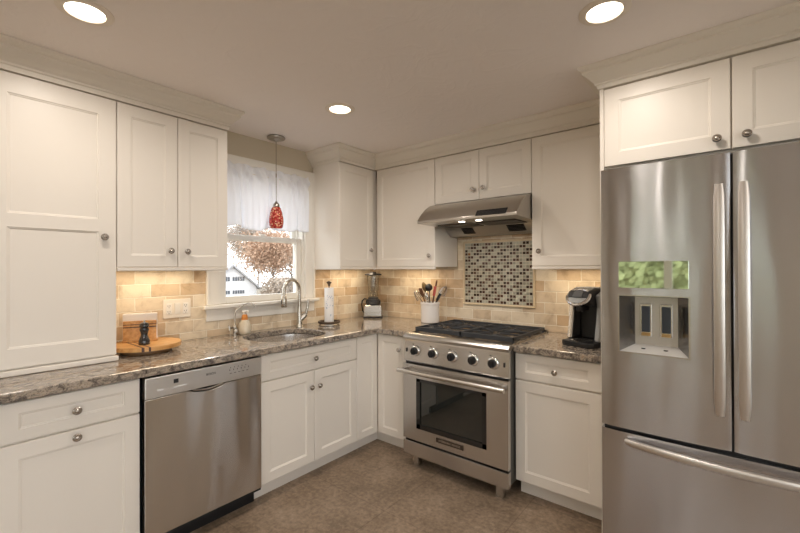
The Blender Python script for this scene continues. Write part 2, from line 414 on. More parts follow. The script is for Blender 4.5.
# far window behind the camera
w2 = thing('window_2', None, None, (0, -6.06, 0)); w2['kind'] = 'structure'
b = MB()
for x0, x1, z0, z1 in ((RX0 - .08, RX0, RZ0 - .08, RZ1 + .08), (RX1, RX1 + .08, RZ0 - .08, RZ1 + .08), (RX0, RX1, RZ1, RZ1 + .08), (RX0, RX1, RZ0 - .08, RZ0), (2.0, 2.1, RZ0, RZ1)):
    b.box(x0, x1, -.03 if x1 - x0 < .11 and RX0 < x0 < RX1 - .01 and z0 == RZ0 else .001, .02, z0, z1)
b.build('casing', M['trim'], w2, bevel=.003)
box(RX0, RX1, -.08, -.075, RZ0, RZ1).build('pane', M['glass'], w2)

# sink window
w1 = thing('window_1', None, None, (0, 0, 0)); w1['kind'] = 'structure'
cw = .094
b = MB(); b.box(.001, .02, WY0 - cw, WY0, WZ0, WZ1 + cw); b.box(.001, .02, WY1, WY1 + cw, WZ0, WZ1 + cw); b.box(.001, .02, WY0, WY1, WZ1, WZ1 + cw)
b.box(.02, .028, WY0 - cw, WY0 - cw + .018, WZ0, WZ1 + cw); b.box(.02, .028, WY1 + cw - .018, WY1 + cw, WZ0, WZ1 + cw)
b.build('casing', M['trim'], w1, bevel=.003)
b = MB(); b.box(-.13, .0005, WY0, WY0 + .016, WZ0, WZ1); b.box(-.13, .0005, WY1 - .016, WY1, WZ0, WZ1); b.box(-.13, .0005, WY0, WY1, WZ1 - .016, WZ1)
b.box(-.075, -.055, WY0 + .016, WY0 + .03, WZ0, WZ1); b.box(-.075, -.055, WY1 - .03, WY1 - .016, WZ0, WZ1)
b.build('jamb', M['trim'], w1)
box(-.13, .055, WY0 - cw - .028, WY1 + cw + .028, 1.102, 1.127).build('stool', M['trim'], w1, bevel=.006)
box(.001, .018, WY0 - cw, WY1 + cw, 1.018, 1.102).build('apron', M['trim'], w1, bevel=.003)
def sash(y0, y1, z0, z1, x0, x1, bot, top, nm='sash'):
    b = MB(); st = .045
    b.box(x0, x1, y0, y0 + st, z0, z1); b.box(x0, x1, y1 - st, y1, z0, z1); b.box(x0, x1, y0 + st, y1 - st, z0, z0 + bot); b.box(x0, x1, y0 + st, y1 - st, z1 - top, z1)
    o = b.build(nm, M['trim'], w1, bevel=.004)
    xm = (x0 + x1) / 2
    box(xm - .003, xm + .003, y0 + st, y1 - st, z0 + bot, z1 - top).build('pane', M['glass'], o)
    return o
sash(WY0 + .017, WY1 - .017, 1.129, 1.622, -.052, -.018, .048, .042)
sash(WY0 + .017, WY1 - .017, 1.585, WZ1 - .017, -.112, -.078, .042, .045)
b = MB(); b.lathe([(.016, 0), (.016, .006), (.008, .010), (.006, .014)], (-.035, -1.207, 1.622), 16); b.box(-.045, -.025, -1.235, -1.19, 1.630, 1.640)
b.build('sash_lock', M['white_plastic'], w1)

# crown mouldings
PROF = [(-.05, 2.230), (.006, 2.230), (.008, 2.250), (.014, 2.254), (.014, 2.262), (.022, 2.270), (.034, 2.286), (.050, 2.302), (.056, 2.310), (.056, 2.320), (.064, 2.326), (.072, 2.336), (.072, 2.3495), (-.05, 2.3495)]
def sweep(path, prof, name, mat):
    n = len(path); vs = []; fs = []; bm = MB()
    P = [Vector(p) for p in path]
    for i in range(n):
        dirs = []
        if i > 0: dirs.append((P[i] - P[i - 1]).normalized())
        if i < n - 1: dirs.append((P[i + 1] - P[i]).normalized())
        nr = [Vector((d.y, -d.x)) for d in dirs]
        if len(nr) == 2:
            s_ = nr[0] + nr[1]; off = s_ / (s_.length_squared / 2)
        else: off = nr[0]
        for o, z in prof: vs.append((P[i].x + off.x * o, P[i].y + off.y * o, z))
    m = len(prof)
    for i in range(n - 1):
        for k in range(m): fs.append((i * m + k, i * m + (k + 1) % m, (i + 1) * m + (k + 1) % m, (i + 1) * m + k))
    fs.append(tuple(range(m - 1, -1, -1))); fs.append(tuple((n - 1) * m + k for k in range(m)))
    bm._add(vs, fs); return bm.build(name, mat)
XU = .345
tag(sweep([(XU, -3.0), (XU, -1.681), (.001, -1.681)], PROF, 'trim_1', M['crown']), kind='structure')
tag(sweep([(.001, -.759), (XU, -.759), (XU, -XU), (2.248, -XU)], PROF, 'trim_2', M['crown']), kind='structure')
FY = -.785
PF = [(o, z if z > 2.232 else 2.248) for o, z in PROF]
PF = [(-.05, 2.247), (.006, 2.247), (.010, 2.262), (.018, 2.266), (.018, 2.274), (.030, 2.284), (.050, 2.304), (.064, 2.316), (.064, 2.325), (.076, 2.332), (.080, 2.340), (.080, 2.3495), (-.05, 2.3495)]
tag(sweep([(2.25, -XU - .001), (2.25, FY), (3.32, FY)], PF, 'trim_3', M['crown']), kind='structure')

# backsplash tile (skin on the walls)
b = MB(); b.box(.0005, .010, -2.262, -1.663, .9145, 1.362); b.box(.0005, .010, -1.664, -.750, .9145, 1.017); b.box(.0005, .010, -.750, -.0105, .9145, 1.362)
b.build('trim_4', M['tile_y'])
tag(bpy.data.objects['trim_4'], kind='structure')
b = MB(); b.box(.0005, .974, -.010, -.0005, .9145, 1.362); b.box(.976, 1.737, -.010, -.0005, .9145, 1.80); b.box(1.739, 2.24, -.010, -.0005, .9145, 1.362); b.box(.974, .976, -.010, -.0005, .9145, 1.36); b.box(1.737, 1.739, -.010, -.0005, .9145, 1.36)
b.build('trim_5', M['tile_x']); tag(bpy.data.objects['trim_5'], kind='structure')

# ================================================================== outside
tag(box(4.9, 9.0, -9, 1, -.5, -.4).build('bounce_slab', simple('bounce_concrete', (.6, .57, .53, 1), .9, var=.1, bscale=5)), 'unseen pale slab added to bounce daylight through the added right window', 'bounce_slab', kind='structure')  # unseen slab, added pale so it reflects daylight up into the room
tag(box(-90, 60, -90, 90, -3.4, -3.3).build('lawn', M['ground']), 'pale dry lawn beyond the windows', 'lawn', kind='structure')
CAMP = Vector((2.7338, -2.9241, 1.3768))
KK = (38 + 2.734) / (20 + 2.734)
def far(y, z): return CAMP.y + (y - CAMP.y) * KK, CAMP.z + (z - CAMP.z) * KK
hy, hz = far(9.156, 1.62); ey, ez = far(10.85, .27)
hw = ey - hy
h = thing('neighbor_house', 'white gabled house with rows of small windows seen through the sink window', 'house', (-38, hy, -3.3))
hz += 3.3; ez += 3.3
MB().prism([(-hw * .93, 0), (hw * .93, 0), (hw * .93, ez + .05), (0, hz - .22), (-hw * .93, ez + .05)], -7, 0, 'x').build('siding', M['house'], h)
b = MB(); sl = (hz - ez) / hw
for s_ in (1, -1):
    b.prism([(0, hz), (s_ * hw * 1.06, ez - sl * hw * .06), (s_ * hw * 1.06, ez - sl * hw * .06 - .22), (0, hz - .22)], -7.3, .35, 'x')
b.build('roof', M['house_roof'], h)
for yc in (8.645, 9.56):
    for zz0, zz1 in ((.63, .88), (-.13, .07)):
        for k in range(5):
            yy = yc + (k - 2) * .155
            a_, z0_ = far(yy - .055, zz0); c_, z1_ = far(yy + .055, zz1)
            box(0, .05, a_ - hy, c_ - hy, z0_ + 3.3, z1_ + 3.3).build('window', M['house_glass'], h)
def tree(name, label, x, y, hgt, R, leafmat, nleaf, seed, bare=False, zb=-3.3, sz=.28):
    rd = random.Random(seed)
    t = thing(name, label, 'tree', (x, y, zb), 0, 'trees outside the sink window' if x < 0 else None)
    b = MB(); tips = []
    def grow(p, d, ln, r, lv):
        q = p + d * ln; b.tube([p, p + d * ln * .5 + Vector((rd.uniform(-1, 1), rd.uniform(-1, 1), 0)) * ln * .05, q], [r, r * .8, r * .6], 6, True); tips.append(q); tips.append(p + d * ln * .6)
        if lv == 0: return
        for k in range(3 if lv > 1 else 4):
            dd = (d + Vector((rd.uniform(-1, 1), rd.uniform(-1, 1), rd.uniform(-.15, .75))) * .85).normalized()
            grow(q if k else p + d * ln * .75, dd, ln * rd.uniform(.6, .78), r * .55, lv - 1)
    grow(Vector((0, 0, 0)), Vector((0, 0, 1)), hgt * .33, R * .022, 4)
    b.build('trunk', M['bark'], t)
    if nleaf:
        l = MB()
        for k in range(nleaf):
            c = rd.choice(tips[3:]) + Vector((rd.gauss(0, 1), rd.gauss(0, 1), rd.gauss(0, .8))) * R * .20
            a = Vector((rd.gauss(0, 1), rd.gauss(0, 1), rd.gauss(0, 1))).normalized(); u = a.orthogonal().normalized(); w = a.cross(u); s_ = rd.uniform(.5, 1.1) * sz
            l._add([c + u * s_, c + w * s_ * .6 + a * s_ * .1, c - u * s_, c - w * s_ * .6 + a * s_ * .1], [(0, 1, 2, 3)])
        l.build('foliage', leafmat, t)
    return t
tree('autumn_tree', 'orange leaved autumn tree behind the right of the sink window', -50, 31.5, 10.5, 8.0, M['leaf_o'], 8000, 3, sz=.20)
tree('autumn_tree', 'tan leaved tree at the far right of the sink window view', -58, 40.5, 11, 9.0, M['leaf_t'], 8000, 5, sz=.26)
tree('bare_tree', 'thin leaved grey tree standing beyond the white house roof', -70, 29.0, 12, 8, M['leaf_t'], 7000, 8, sz=.2)
tree('bare_tree', 'tall thin leaved grey tree left of the orange tree outside', -78, 46.0, 15, 10, M['leaf_t'], 9000, 12, sz=.27)
for i, (x_, y_, lab, mt, sd) in enumerate(((-36.5, 24.0, 'low tan brush just right of the white house', 'leaf_t', 41), (-36.5, 28.6, 'low orange brush at the right edge of the sink window view', 'leaf_o', 42))):
    sh_ = thing('brush', lab, 'bush', (x_, y_, -3.3)); rd = random.Random(sd)
    b = MB()
    for k in range(26):
        a = rd.uniform(0, 2 * PI); q_ = rd.uniform(.4, 1.7); b.tube([(math.cos(a) * .3, math.sin(a) * .3, 0), (math.cos(a) * q_ * .6, math.sin(a) * q_ * .6, 2.2), (math.cos(a) * q_, math.sin(a) * q_, rd.uniform(2.6, 4.0))], [.07, .05, .02], 5)
    b.build('stems', M['bark'], sh_)
    l = MB()
    for k in range(2600):
        c = Vector((rd.uniform(-1.6, 1.6), rd.uniform(-2, 2), rd.uniform(.2, 3.6))); a = Vector((rd.gauss(0, 1), rd.gauss(0, 1), rd.gauss(0, 1))).normalized(); u = a.orthogonal().normalized(); w = a.cross(u); q_ = rd.uniform(.09, .22)
        l._add([c + u * q_, c + w * q_ * .6, c - u * q_, c - w * q_ * .6], [(0, 1, 2, 3)])
    l.build('foliage', M[mt], sh_)
hd = thing('garden_hedge', 'tall yellow green hedge outside the rear window', 'hedge', (.8, -15, -3.3))
box(-3.6, 3.6, -1.2, 1.0, 0, 5.6).build('core', simple('hedge_inside', (.26, .28, .14), .95, var=.3, bscale=3), hd)
l = MB(); rd = random.Random(31)
for k in range(4500):
    c = Vector((rd.uniform(-3.6, 3.6), 1.05 + rd.gauss(0, .12), rd.uniform(2.5, 5.75))); a = Vector((rd.gauss(0, .6), 1, rd.gauss(0, .6))).normalized(); u = a.orthogonal().normalized(); w = a.cross(u); q_ = rd.uniform(.09, .2)
    l._add([c + u * q_, c + w * q_ * .6, c - u * q_, c - w * q_ * .6], [(0, 1, 2, 3)])
l.build('foliage', M['leaf_g'], hd)

# ================================================================== cabinets
KN = None
def knob(parent, x, z, y=-.0205):
    global KN
    if KN is None:
        m = MB(); m.lathe([(.0055, 0), (.0055, .010), (.0075, .012), (.0145, .016), (.0165, .020), (.0165, .024), (.0130, .0275), (.0125, .0265), (.009, .0265), (.008, .029), (.004, .0315), (.0005, .032)], (0, 0, 0), 24, '-y')
        o = m.build('knob', M['nickel'], parent, (x, y, z), smooth=True); KN = o; return o
    o = KN.copy(); C.objects.link(o); o.parent = parent; o.location = (x, y, z); return o
def panel_front(x0, x1, z0, z1, rails=None, st=.060, th=.020, dep=.007, top=None, bot=None):
    """Shaker front with a small bead step; front faces -y, back at y=0."""
    m = MB(); top = st if top is None else top; bot = st if bot is None else bot
    W_, H = x1 - x0, z1 - z0
    cells = [(z0 + bot, z1 - top)] if not rails else []
    if rails:
        zz = z0 + bot
        for (ra, rb) in rails: cells.append((zz, ra)); zz = rb
        cells.append((zz, z1 - top))
    ch = .0025
    # outer body
    def q(p): return m.bm.verts.new(p)
    B = [q((x0, 0, z0)), q((x1, 0, z0)), q((x1, 0, z1)), q((x0, 0, z1))]
    E1 = [q((x0, -th + ch, z0)), q((x1, -th + ch, z0)), q((x1, -th + ch, z1)), q((x0, -th + ch, z1))]
    E2 = [(x0 + ch, z0 + ch), (x1 - ch, z0 + ch), (x1 - ch, z1 - ch), (x0 + ch, z1 - ch)]
    F = m.bm.faces.new
    F(B[::-1])
    for i in range(4): F([B[i], B[(i + 1) % 4], E1[(i + 1) % 4], E1[i]])
    V2 = [q((p[0], -th, p[1])) for p in E2]
    for i in range(4): F([E1[i], E1[(i + 1) % 4], V2[(i + 1) % 4], V2[i]])
    xa, xb = x0 + st, x1 - st
    def quad(ax, az, bx, bz, y=-th):
        F([q((ax, y, az)), q((bx, y, az)), q((bx, y, bz)), q((ax, y, bz))])
    quad(x0 + ch, z0 + ch, xa, z1 - ch); quad(xb, z0 + ch, x1 - ch, z1 - ch)
    zs = z0 + ch
    for (ca, cb) in cells:
        quad(xa, zs, xb, ca); zs = cb
        s1, s2 = .002, .0065
        R = []
        for ins, y in ((0, -th), (s1, -th + .0035), (s2, -th + .0042), (s2 + .0025, -th + dep)):
            R.append([q((xa + ins, y, ca + ins)), q((xb - ins, y, ca + ins)), q((xb - ins, y, cb - ins)), q((xa + ins, y, cb - ins))])
        for a, c in zip(R, R[1:]):
            for i in range(4): F([a[i], a[(i + 1) % 4], c[(i + 1) % 4], c[i]])
        F(R[-1])
    quad(xa, zs, xb, z1 - ch)
    bmesh.ops.remove_doubles(m.bm, verts=m.bm.verts, dist=1e-5)
    return m
def front(kind, root, x0, x1, z0, z1, knobs=(), **kw):
    g = .0016
    m = panel_front(x0 + g, x1 - g, z0 + g, z1 - g, **kw)
    d = m.build(kind, M['paint'], root)
    for kx, kz in knobs: knob(d, kx, kz)
    return d
def base_body(root, W_, D=.585, toe=.062, z1=.872, mat=None):
    e = .0006; m = MB()
    m.box(e, .018, 0, D, .10, z1); m.box(W_ - .018, W_ - e, 0, D, .10, z1); m.box(.018, W_ - .018, 0, D, .10, .118); m.box(.018, W_ - .018, D - .012, D, .118, z1)
    m.box(.018, W_ - .018, .0, .018, z1 - .03, z1); m.box(.018, W_ - .018, .0, .012, .118, z1 - .03)
    m.build('body', mat or M['paint'], root)
    box(e, W_ - e, toe, toe + .016, 0, .0995).build('toe_kick', M['paint'], root)
XB = .60
R90 = PI / 2
# left drawer base (front local -y = world +x; local x = world y)
y0 = -2.72; Wd = 2.72 - 2.247
c = thing('base_cabinet', 'white base cabinet with drawer and door left of the dishwasher', 'cabinet', (XB, y0, 0), R90, 'white base cabinets')
base_body(c, Wd)
front('drawer', c, 0, Wd, .712, .868, [(Wd / 2, .788)], top=.045, bot=.045)
front('door', c, 0, Wd, .105, .706, [(Wd / 2, .677)])
c = thing('base_cabinet', 'white sink cabinet with wide false drawer and two doors under the sink', 'cabinet', (XB, -1.6265, 0), R90, 'white base cabinets')
Wd = 1.6265 - .8437
base_body(c, Wd)
front('drawer', c, 0, Wd, .712, .868, [(Wd / 2, .785)], top=.045, bot=.045)
front('door', c, 0, Wd / 2, .105, .706, [(Wd / 2 - .033, .600)]); front('door', c, Wd / 2, Wd, .105, .706, [(Wd / 2 + .033, .600)])
# corner base: L-shaped, one pair of hinged doors
c = thing('corner_base_cabinet', 'white corner base cabinet whose two narrow doors meet at the inside corner', 'cabinet', (0, 0, 0), 0, 'white base cabinets')
m = MB(); m.prism([(.0125, -.8430), (XB, -.8430), (XB, -XB), (.9640, -XB), (.9640, -.0125), (.0125, -.0125)], .10, .872, 'z'); m.build('body', M['paint'], c)
MB().prism([(.5375, -.8430), (.5375, -.5375), (.9640, -.5375), (.9640, -.5225), (.5225, -.5225), (.5225, -.8430)], 0, .0995, 'z').build('toe_kick', M['paint'], c)
g = .0016
d1 = panel_front(0, .8420 - .6235, .105, .868, st=.050).build('door', M['paint'], c, (XB, -.8420, 0), (0, 0, R90))
d2 = panel_front(0, .872 - .622, .105, .868, st=.052).build('door', M['paint'], c, (.6225, -XB, 0))
knob(d2, .225, .771)
box(.8735, .9635, -.619, -.601, .105, .868).build('filler_strip', M['paint'], c)
# right drawer base
x0 = 1.7395; Wd = 2.247 - x0
c = thing('base_cabinet', 'white base cabinet with drawer and door between range and refrigerator', 'cabinet', (x0, -XB, 0), 0, 'white base cabinets')
base_body(c, Wd, D=.585)
dw_ = 2.216 - x0
front('drawer', c, 0, dw_, .712, .868, [(dw_ / 2, .785)], top=.045, bot=.045)
front('door', c, 0, dw_, .105, .706)
box(dw_ + .001, Wd - .001, -.018, -.0005, .105, .868).build('filler_strip', M['paint'], c)

# wall cabinets
def wall_body(root, W_, D=.312, z0=1.384, z1=2.2295, rail=True, rail_over=.002):
    e = .0006
    box(e, W_ - e, 0, D, z0, z1).build('body', M['paint'], root, bevel=.0006, seg=1)
    if rail: box(e, W_ - e, -.022 - rail_over, -.004, 1.3655, 1.3835).build('light_rail', M['paint'], root, bevel=.003)
ZT = 2.226
# tall pantry cupboard on the counter
c = thing('pantry_cabinet', 'tall white cupboard standing on the counter at the left edge', 'cabinet', (XU - .02, -2.735, 0), R90)
Wd = 2.735 - 2.2625
box(.0006, Wd - .0006, 0, .3225, .9155, 2.2295).build('body', M['paint'], c)
front('door', c, 0, Wd, .945, ZT, [(Wd - .055, 1.534)], rails=[(1.560, 1.620)], st=.072, bot=.085, top=.085)
box(-.004, Wd + .006, -.030, -.0005, .9155, .940).build('base_molding', M['paint'], c, bevel=.004)
c = thing('wall_cabinet', 'white two door wall cabinet above the napkin holder left of window', 'cabinet', (XU - .02, -2.2615, 0), R90, 'white wall cabinets')
Wd = 2.2615 - 1.6813
wall_body(c, Wd)
front('door', c, 0, Wd / 2, 1.385, ZT, [(Wd / 2 - .042, 1.475)]); front('door', c, Wd / 2, Wd, 1.385, ZT, [(Wd / 2 + .046, 1.473)])
c = thing('corner_wall_cabinet', 'white wall cabinet between the window and the room corner', 'cabinet', (XU - .02, -.7589, 0), R90, 'white wall cabinets')
Wd = .7589 - .0015
wall_body(c, Wd, rail=False)
box(.0006, Wd - XU + .02, -.024, -.004, 1.3655, 1.3835).build('light_rail', M['paint'], c, bevel=.003)
box(.0006, .018, -.004, .31, 1.3655, 1.3835).build('light_rail', M['paint'], c, bevel=.003)
front('door', c, 0, .39, 1.385, ZT, [(.345, 1.530)])
x0 = .3475; Wd = .9737 - x0
c = thing('wall_cabinet', 'white single door wall cabinet left of the range hood', 'cabinet', (x0, -XU + .02, 0), 0, 'white wall cabinets')
wall_body(c, Wd)
front('door', c, .017, Wd, 1.385, ZT, [(Wd - .045, 1.472)])
Wd = 1.7375 - .9755
c = thing('wall_cabinet', 'short white two door wall cabinet directly above the range hood', 'cabinet', (.9755, -XU + .02, 0), 0, 'white wall cabinets')
wall_body(c, Wd, z0=1.862, rail=False)
front('door', c, 0, Wd / 2, 1.864, ZT, [(Wd / 2 - .045, 1.942)]); front('door', c, Wd / 2, Wd, 1.864, ZT, [(Wd / 2 + .040, 1.944)])
x0 = 1.7395; Wd = 2.247 - x0
c = thing('wall_cabinet', 'white single door wall cabinet between hood and refrigerator cabinet', 'cabinet', (x0, -XU + .02, 0), 0, 'white wall cabinets')
wall_body(c, Wd)
front('door', c, 0, Wd, 1.385, ZT, [(.052, 1.482)])
# refrigerator cabinet
c = thing('refrigerator_cabinet', 'deep white cabinet with two doors over the steel refrigerator', 'cabinet', (2.25, FY + .02, 0), 0)
box(0, .018, -.018, -FY - .021, 0, 2.2455).build('side_panel', M['paint'], c, bevel=.001)
box(.0185, .991, 0, -FY - .021, 1.852, 2.2455).build('body', M['paint'], c)
box(.992, 1.07, 0, -FY - .021, 0, 1.851).build('side_panel', M['paint'], c)
front('door', c, .018, .496, 1.862, 2.241, [(.450, 1.910)], st=.064); front('door', c, .498, .984, 1.862, 2.241, [(.545, 1.910)], st=.064)

# ================================================================== countertops
def slab(name, outer, holes, z0, z1, mat, label):
    bm = bmesh.new(); loops = []
    for lp in [outer] + holes:
        vs = [bm.verts.new((x, y, z1)) for x, y in lp]
        for i in range(len(vs)): bm.edges.new((vs[i], vs[(i + 1) % len(vs)]))
        loops.append(vs)
    r = bmesh.ops.triangle_fill(bm, use_beauty=True, use_dissolve=False, edges=bm.edges[:], normal=(0, 0, 1))
    top = [f for f in bm.faces]
    ext = bmesh.ops.extrude_face_region(bm, geom=top)
    for v in [e for e in ext['geom'] if isinstance(e, bmesh.types.BMVert)]: v.co.z = z0
    mb = MB(); mb.bm.free(); mb.bm = bm
    o = mb.build(name, mat, bevel=.006, seg=3, ang=60)
    return tag(o, label, 'countertop')
sc = (.340, -1.265); SA, SB, SN = .232, .266, 2.7
def sup(a, b_, n=2.7, cnt=56, c=sc):
    out = []
    for k in range(cnt):
        t = 2 * PI * k / cnt; ct, st_ = math.cos(t), math.sin(t)
        out.append((c[0] + a * math.copysign(abs(ct) ** (2 / n), ct), c[1] + b_ * math.copysign(abs(st_) ** (2 / n), st_)))
    return out
slab('countertop', [(.011, -3.0), (.650, -3.0), (.650, -.670), (.670, -.650), (.9635, -.650), (.9635, -.011), (.011, -.011)], [sup(SA, SB)[::-1]], .875, .914, M['granite'], 'long speckled granite countertop running from left edge around the corner to range')
slab('countertop', [(1.7395, -.650), (2.2475, -.650), (2.2475, -.011), (1.7395, -.011)], [], .875, .914, M['granite'], 'short speckled granite countertop under the coffee maker')

# sink bowl
s_ = thing('kitchen_sink', 'oval undermount stainless steel sink set in the granite below the window', 'sink', (sc[0], sc[1], .87))
m = MB(); rings = [(.010, .0035), (-.004, .0035), (-.006, -.02), (-.010, -.10), (-.025, -.16), (-.06, -.178), (-.19, -.182)]
vs = []; fs = []; K = 56
for ins, z in rings:
    for x, y in sup(SA + ins, SB + ins, c=(0, 0)): vs.append((x, y, z))
for j in range(len(rings) - 1):
    for k in range(K): fs.append((j * K + k, j * K + (k + 1) % K, (j + 1) * K + (k + 1) % K, (j + 1) * K + k))
fs.append(tuple((len(rings) - 1) * K + k for k in range(K)))
m._add(vs, fs); o = m.build('bowl', M['sink'], s_, smooth=True)
sm = o.modifiers.new('thick', 'SOLIDIFY'); sm.thickness = .0015
MB().lathe([(.030, 0), (.042, .002), (.044, .004), (.030, .0035), (.028, .001)], (0, 0, -.1815), 28).build('drain', M['chrome'], s_, smooth=True)

# ================================================================== mosaic
c = thing('mosaic_panel', 'framed glass mosaic tile panel on the wall behind the range', 'tile panel', (1.036, -.0105, 1.077))
MW, MH = .600, .514
m = MB(); m.box(0, MW, -.006, 0, 0, MH); m.build('grout', simple('mosaic_grout', rgb('D6CDBB'), .8), c)
fr = MB(); bw = .014
for x0, x1, z0, z1 in ((0, MW, 0, bw), (0, MW, MH - bw, MH), (0, bw, bw, MH - bw), (MW - bw, MW, bw, MH - bw)): fr.box(x0, x1, -.014, -.0061, z0, z1)
fr.build('pencil_border', simple('travertine_liner', rgb('DCC9A8'), .45, var=.08, bscale=20), c, bevel=.003)
cols = [simple('mosaic_slate', rgb('9C9B8B'), .12, coat=.5), simple('mosaic_light', rgb('BDBCAD'), .15, coat=.5), simple('mosaic_brown', rgb('50362A'), .1, coat=.5), simple('mosaic_dark', rgb('3A2C22'), .1, coat=.5), simple('mosaic_amber', rgb('93683E'), .1, coat=.5)]
m = MB(); nx, nz = 22, 19; px, pz = (MW - 2 * bw - .004) / nx, (MH - 2 * bw - .004) / nz
rd = random.Random(4)
for i in range(nx):
    for j in range(nz):
        pat = (i + 2 * (j % 2) + (j // 2) * (1 if (j // 2) % 2 else 3)) % 4
        if pat == 0: mi = rd.choice([2, 3, 3, 2])
        elif pat == 1: mi = rd.choice([2, 3, 2, 3, 2, 1])
        else: mi = rd.choice([0, 0, 1, 1, 0, 1, 1, 4 if rd.random() < .15 else 0])
        m.mi = mi
        xx = bw + .002 + i * px; zz = bw + .002 + j * pz; g_ = .0056
        m.box(xx + g_ / 2, xx + px - g_ / 2, -.0095, -.0061, zz + g_ / 2, zz + pz - g_ / 2)
m.build('glass_tiles', cols, c)

# ================================================================== dishwasher
c = thing('dishwasher', 'stainless steel dishwasher with control strip under the granite counter', 'dishwasher', (.60, -2.2375, 0), R90)
DW = .608
box(.006, DW - .004, .0, .56, .112, .866).build('tub', simple('tub_grey', rgb('3E4246'), .5, .3), c)
box(.03, DW - .03, .07, .54, 0, .111).build('base_pan', M['dark'], c)
m = MB()
# door panel with a scooped hand pocket in the upper edge
px0, px1 = .20, .395; zt = .762
K = 20
top = [(.004, zt), (px0, zt)] + [(px0 + (px1 - px0) * k / K, zt - .020 * math.sin(PI * k / K) ** .8) for k in range(1, K)] + [(px1, zt), (DW - .004, zt)]
m.prism([(DW - .004, .108), (.004, .108)] + top, -.036, -.001, 'y')
m.build('door_panel', M['steel_dw'], c, bevel=.002)
m = MB(); m.box(.004, DW - .004, -.040, -.001, .765, .8645); o = m.build('control_panel', m_steel('panel_steel', (.78, .77, .75), .34, .3), c, bevel=.004)
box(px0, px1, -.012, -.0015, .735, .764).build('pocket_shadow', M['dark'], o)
m = MB(); m.tube([(px0 + .02 + (px1 - px0 - .04) * k / 12, -.0375, .7635 - .010 * math.sin(PI * k / 12)) for k in range(13)], .0045, 8); m.build('handle_lip', M['chrome'], o, smooth=True)
box(.128, .150, -.0408, -.0402, .818, .838).build('display', M['slate'], o)
m = MB()
for k in range(2): m.box(.160 + k * .018, .162 + k * .018, -.0406, -.0402, .822, .836)
m.build('button', M['print_lite'], o)
box(.055, .083, -.0408, -.0402, .796, .805).build('button', M['print_lite'], o)
box(.128, .190, -.0408, -.0402, .797, .804).build('button', M['print_lite'], o)
m = MB()
for k in range(6): m.box(.410 + k * .022, .414 + k * .022, -.0406, -.0402, .822, .829)
for k in range(5): m.box(.412 + k * .024, .424 + k * .024, -.0406, -.0402, .806, .809)
for k in range(5): m.box(.415 + k * .022, .419 + k * .022, -.0406, -.0402, .836, .841)
m.build('indicator_marks', M['print_grey'], o)
text('brand_lettering', 'BOSCH', .015, M['print_grey'], o, (.310, -.0405, .827), (PI / 2, 0, 0), bold=True)
box(.006, DW - .004, .045, .06, 0, .104).build('toe_kick', M['dark'], c)
box(.010, DW - .004, -.030, .05, .094, .1075).build('bottom_seal', M['darkgap'], c)

# ================================================================== range
c = thing('gas_range', 'stainless steel gas range with five knobs and black grates', 'range', (.966, -.700, 0))
RW = .772
m = MB(); m.box(.004, RW - .004, .004, .67, .088, .885); m.build('body', simple('range_side', rgb('6A6A68'), .4, .8), c)
# control panel leaning slightly, with bullnose above
m = MB(); m.prism([(.003, .728), (-.018, .728), (-.022, .735), (-.012, .868), (-.010, .880), (.003, .880)], -.001, RW + .007, 'x'); cp = m.build('control_panel', M['steel'], c)
m = MB()
pr = [(.045, .905), (.045, .921), (.02, .921), (-.004, .919), (-.020, .911), (-.028, .899), (-.026, .887), (-.016, .8805), (.004, .8805)]
m.prism(pr, -.002, RW + .008, 'x'); m.build('landing_ledge', M['steel_plain'], c, smooth=True, bevel=.001)
m = MB(); m.box(.001, RW - .001, .046, .668, .886, .912); m.box(0, .012, .046, .668, .9125, .921); m.box(RW - .012, RW, .046, .668, .9125, .921); m.build('cooktop', M['steel_plain'], c)
box(.016, RW - .016, .095, .640, .9125, .914).build('burner_pan', simple('pan_steel', (.34, .30, .26), .22, 1.0), c)
box(.0, RW, .640, .669, .9125, .932).build('rear_trim', M['steel_plain'], c, bevel=.002)
kx = [.099, .245, .394, .545, .680]
for k, x in enumerate(kx):
    m = MB(); m.lathe([(.037, 0), (.037, .004), (.033, .009), (.027, .011)], (0, 0, 0), 28, '-y'); bz = m.build('knob_bezel', M['chrome'], c, (x, -.0175, .806), smooth=True)
    m = MB(); m.lathe([(.0245, .010), (.025, .026), (.021, .034), (.004, .036)], (0, 0, 0), 24, '-y'); m.box(-.005, .005, -.043, -.030, -.020, .020)
    m.build('control_knob', M['dark'], bz, smooth=True, bevel=.001)
for x in (.022, .750):
    box(x - .005, x + .005, -.0215, -.015, .792, .818).build('rocker_switch', M['dark'], c, bevel=.001)
for x in kx:
    box(x - .026, x - .016, -.0158, -.0125, .846, .852).build('dial_mark', M['print_grey'], c)
# oven door
box(.004, RW - .004, -.006, .003, .7155, .7275).build('door_gap', M['darkgap'], c)
od = MB(); x0, x1, z0, z1 = -.001, RW + .007, .196, .714; wx0, wx1, wz0, wz1 = .112, .640, .280, .622
for q in ((x0, wx0, z0, z1), (wx1, x1, z0, z1), (wx0, wx1, z0, wz0), (wx0, wx1, wz1, z1)): od.box(q[0], q[1], -.030, -.0005, q[2], q[3])
bmesh.ops.remove_doubles(od.bm, verts=od.bm.verts, dist=1e-5)
od = od.build('oven_door', M['steel'], c)
b_ = MB()
for q in ((wx0, wx0 + .030, wz0, wz1), (wx1 - .030, wx1, wz0, wz1), (wx0, wx1, wz0, wz0 + .03), (wx0, wx1, wz1 - .022, wz1)): b_.box(q[0], q[1], -.0285, -.020, q[2], q[3])
b_.build('window_border', simple('black_enamel', (.015, .015, .015), .15, coat=.5), od)
box(wx0, wx1, -.0195, -.014, wz0, wz1).build('window_glass', M['glass_black'], od)
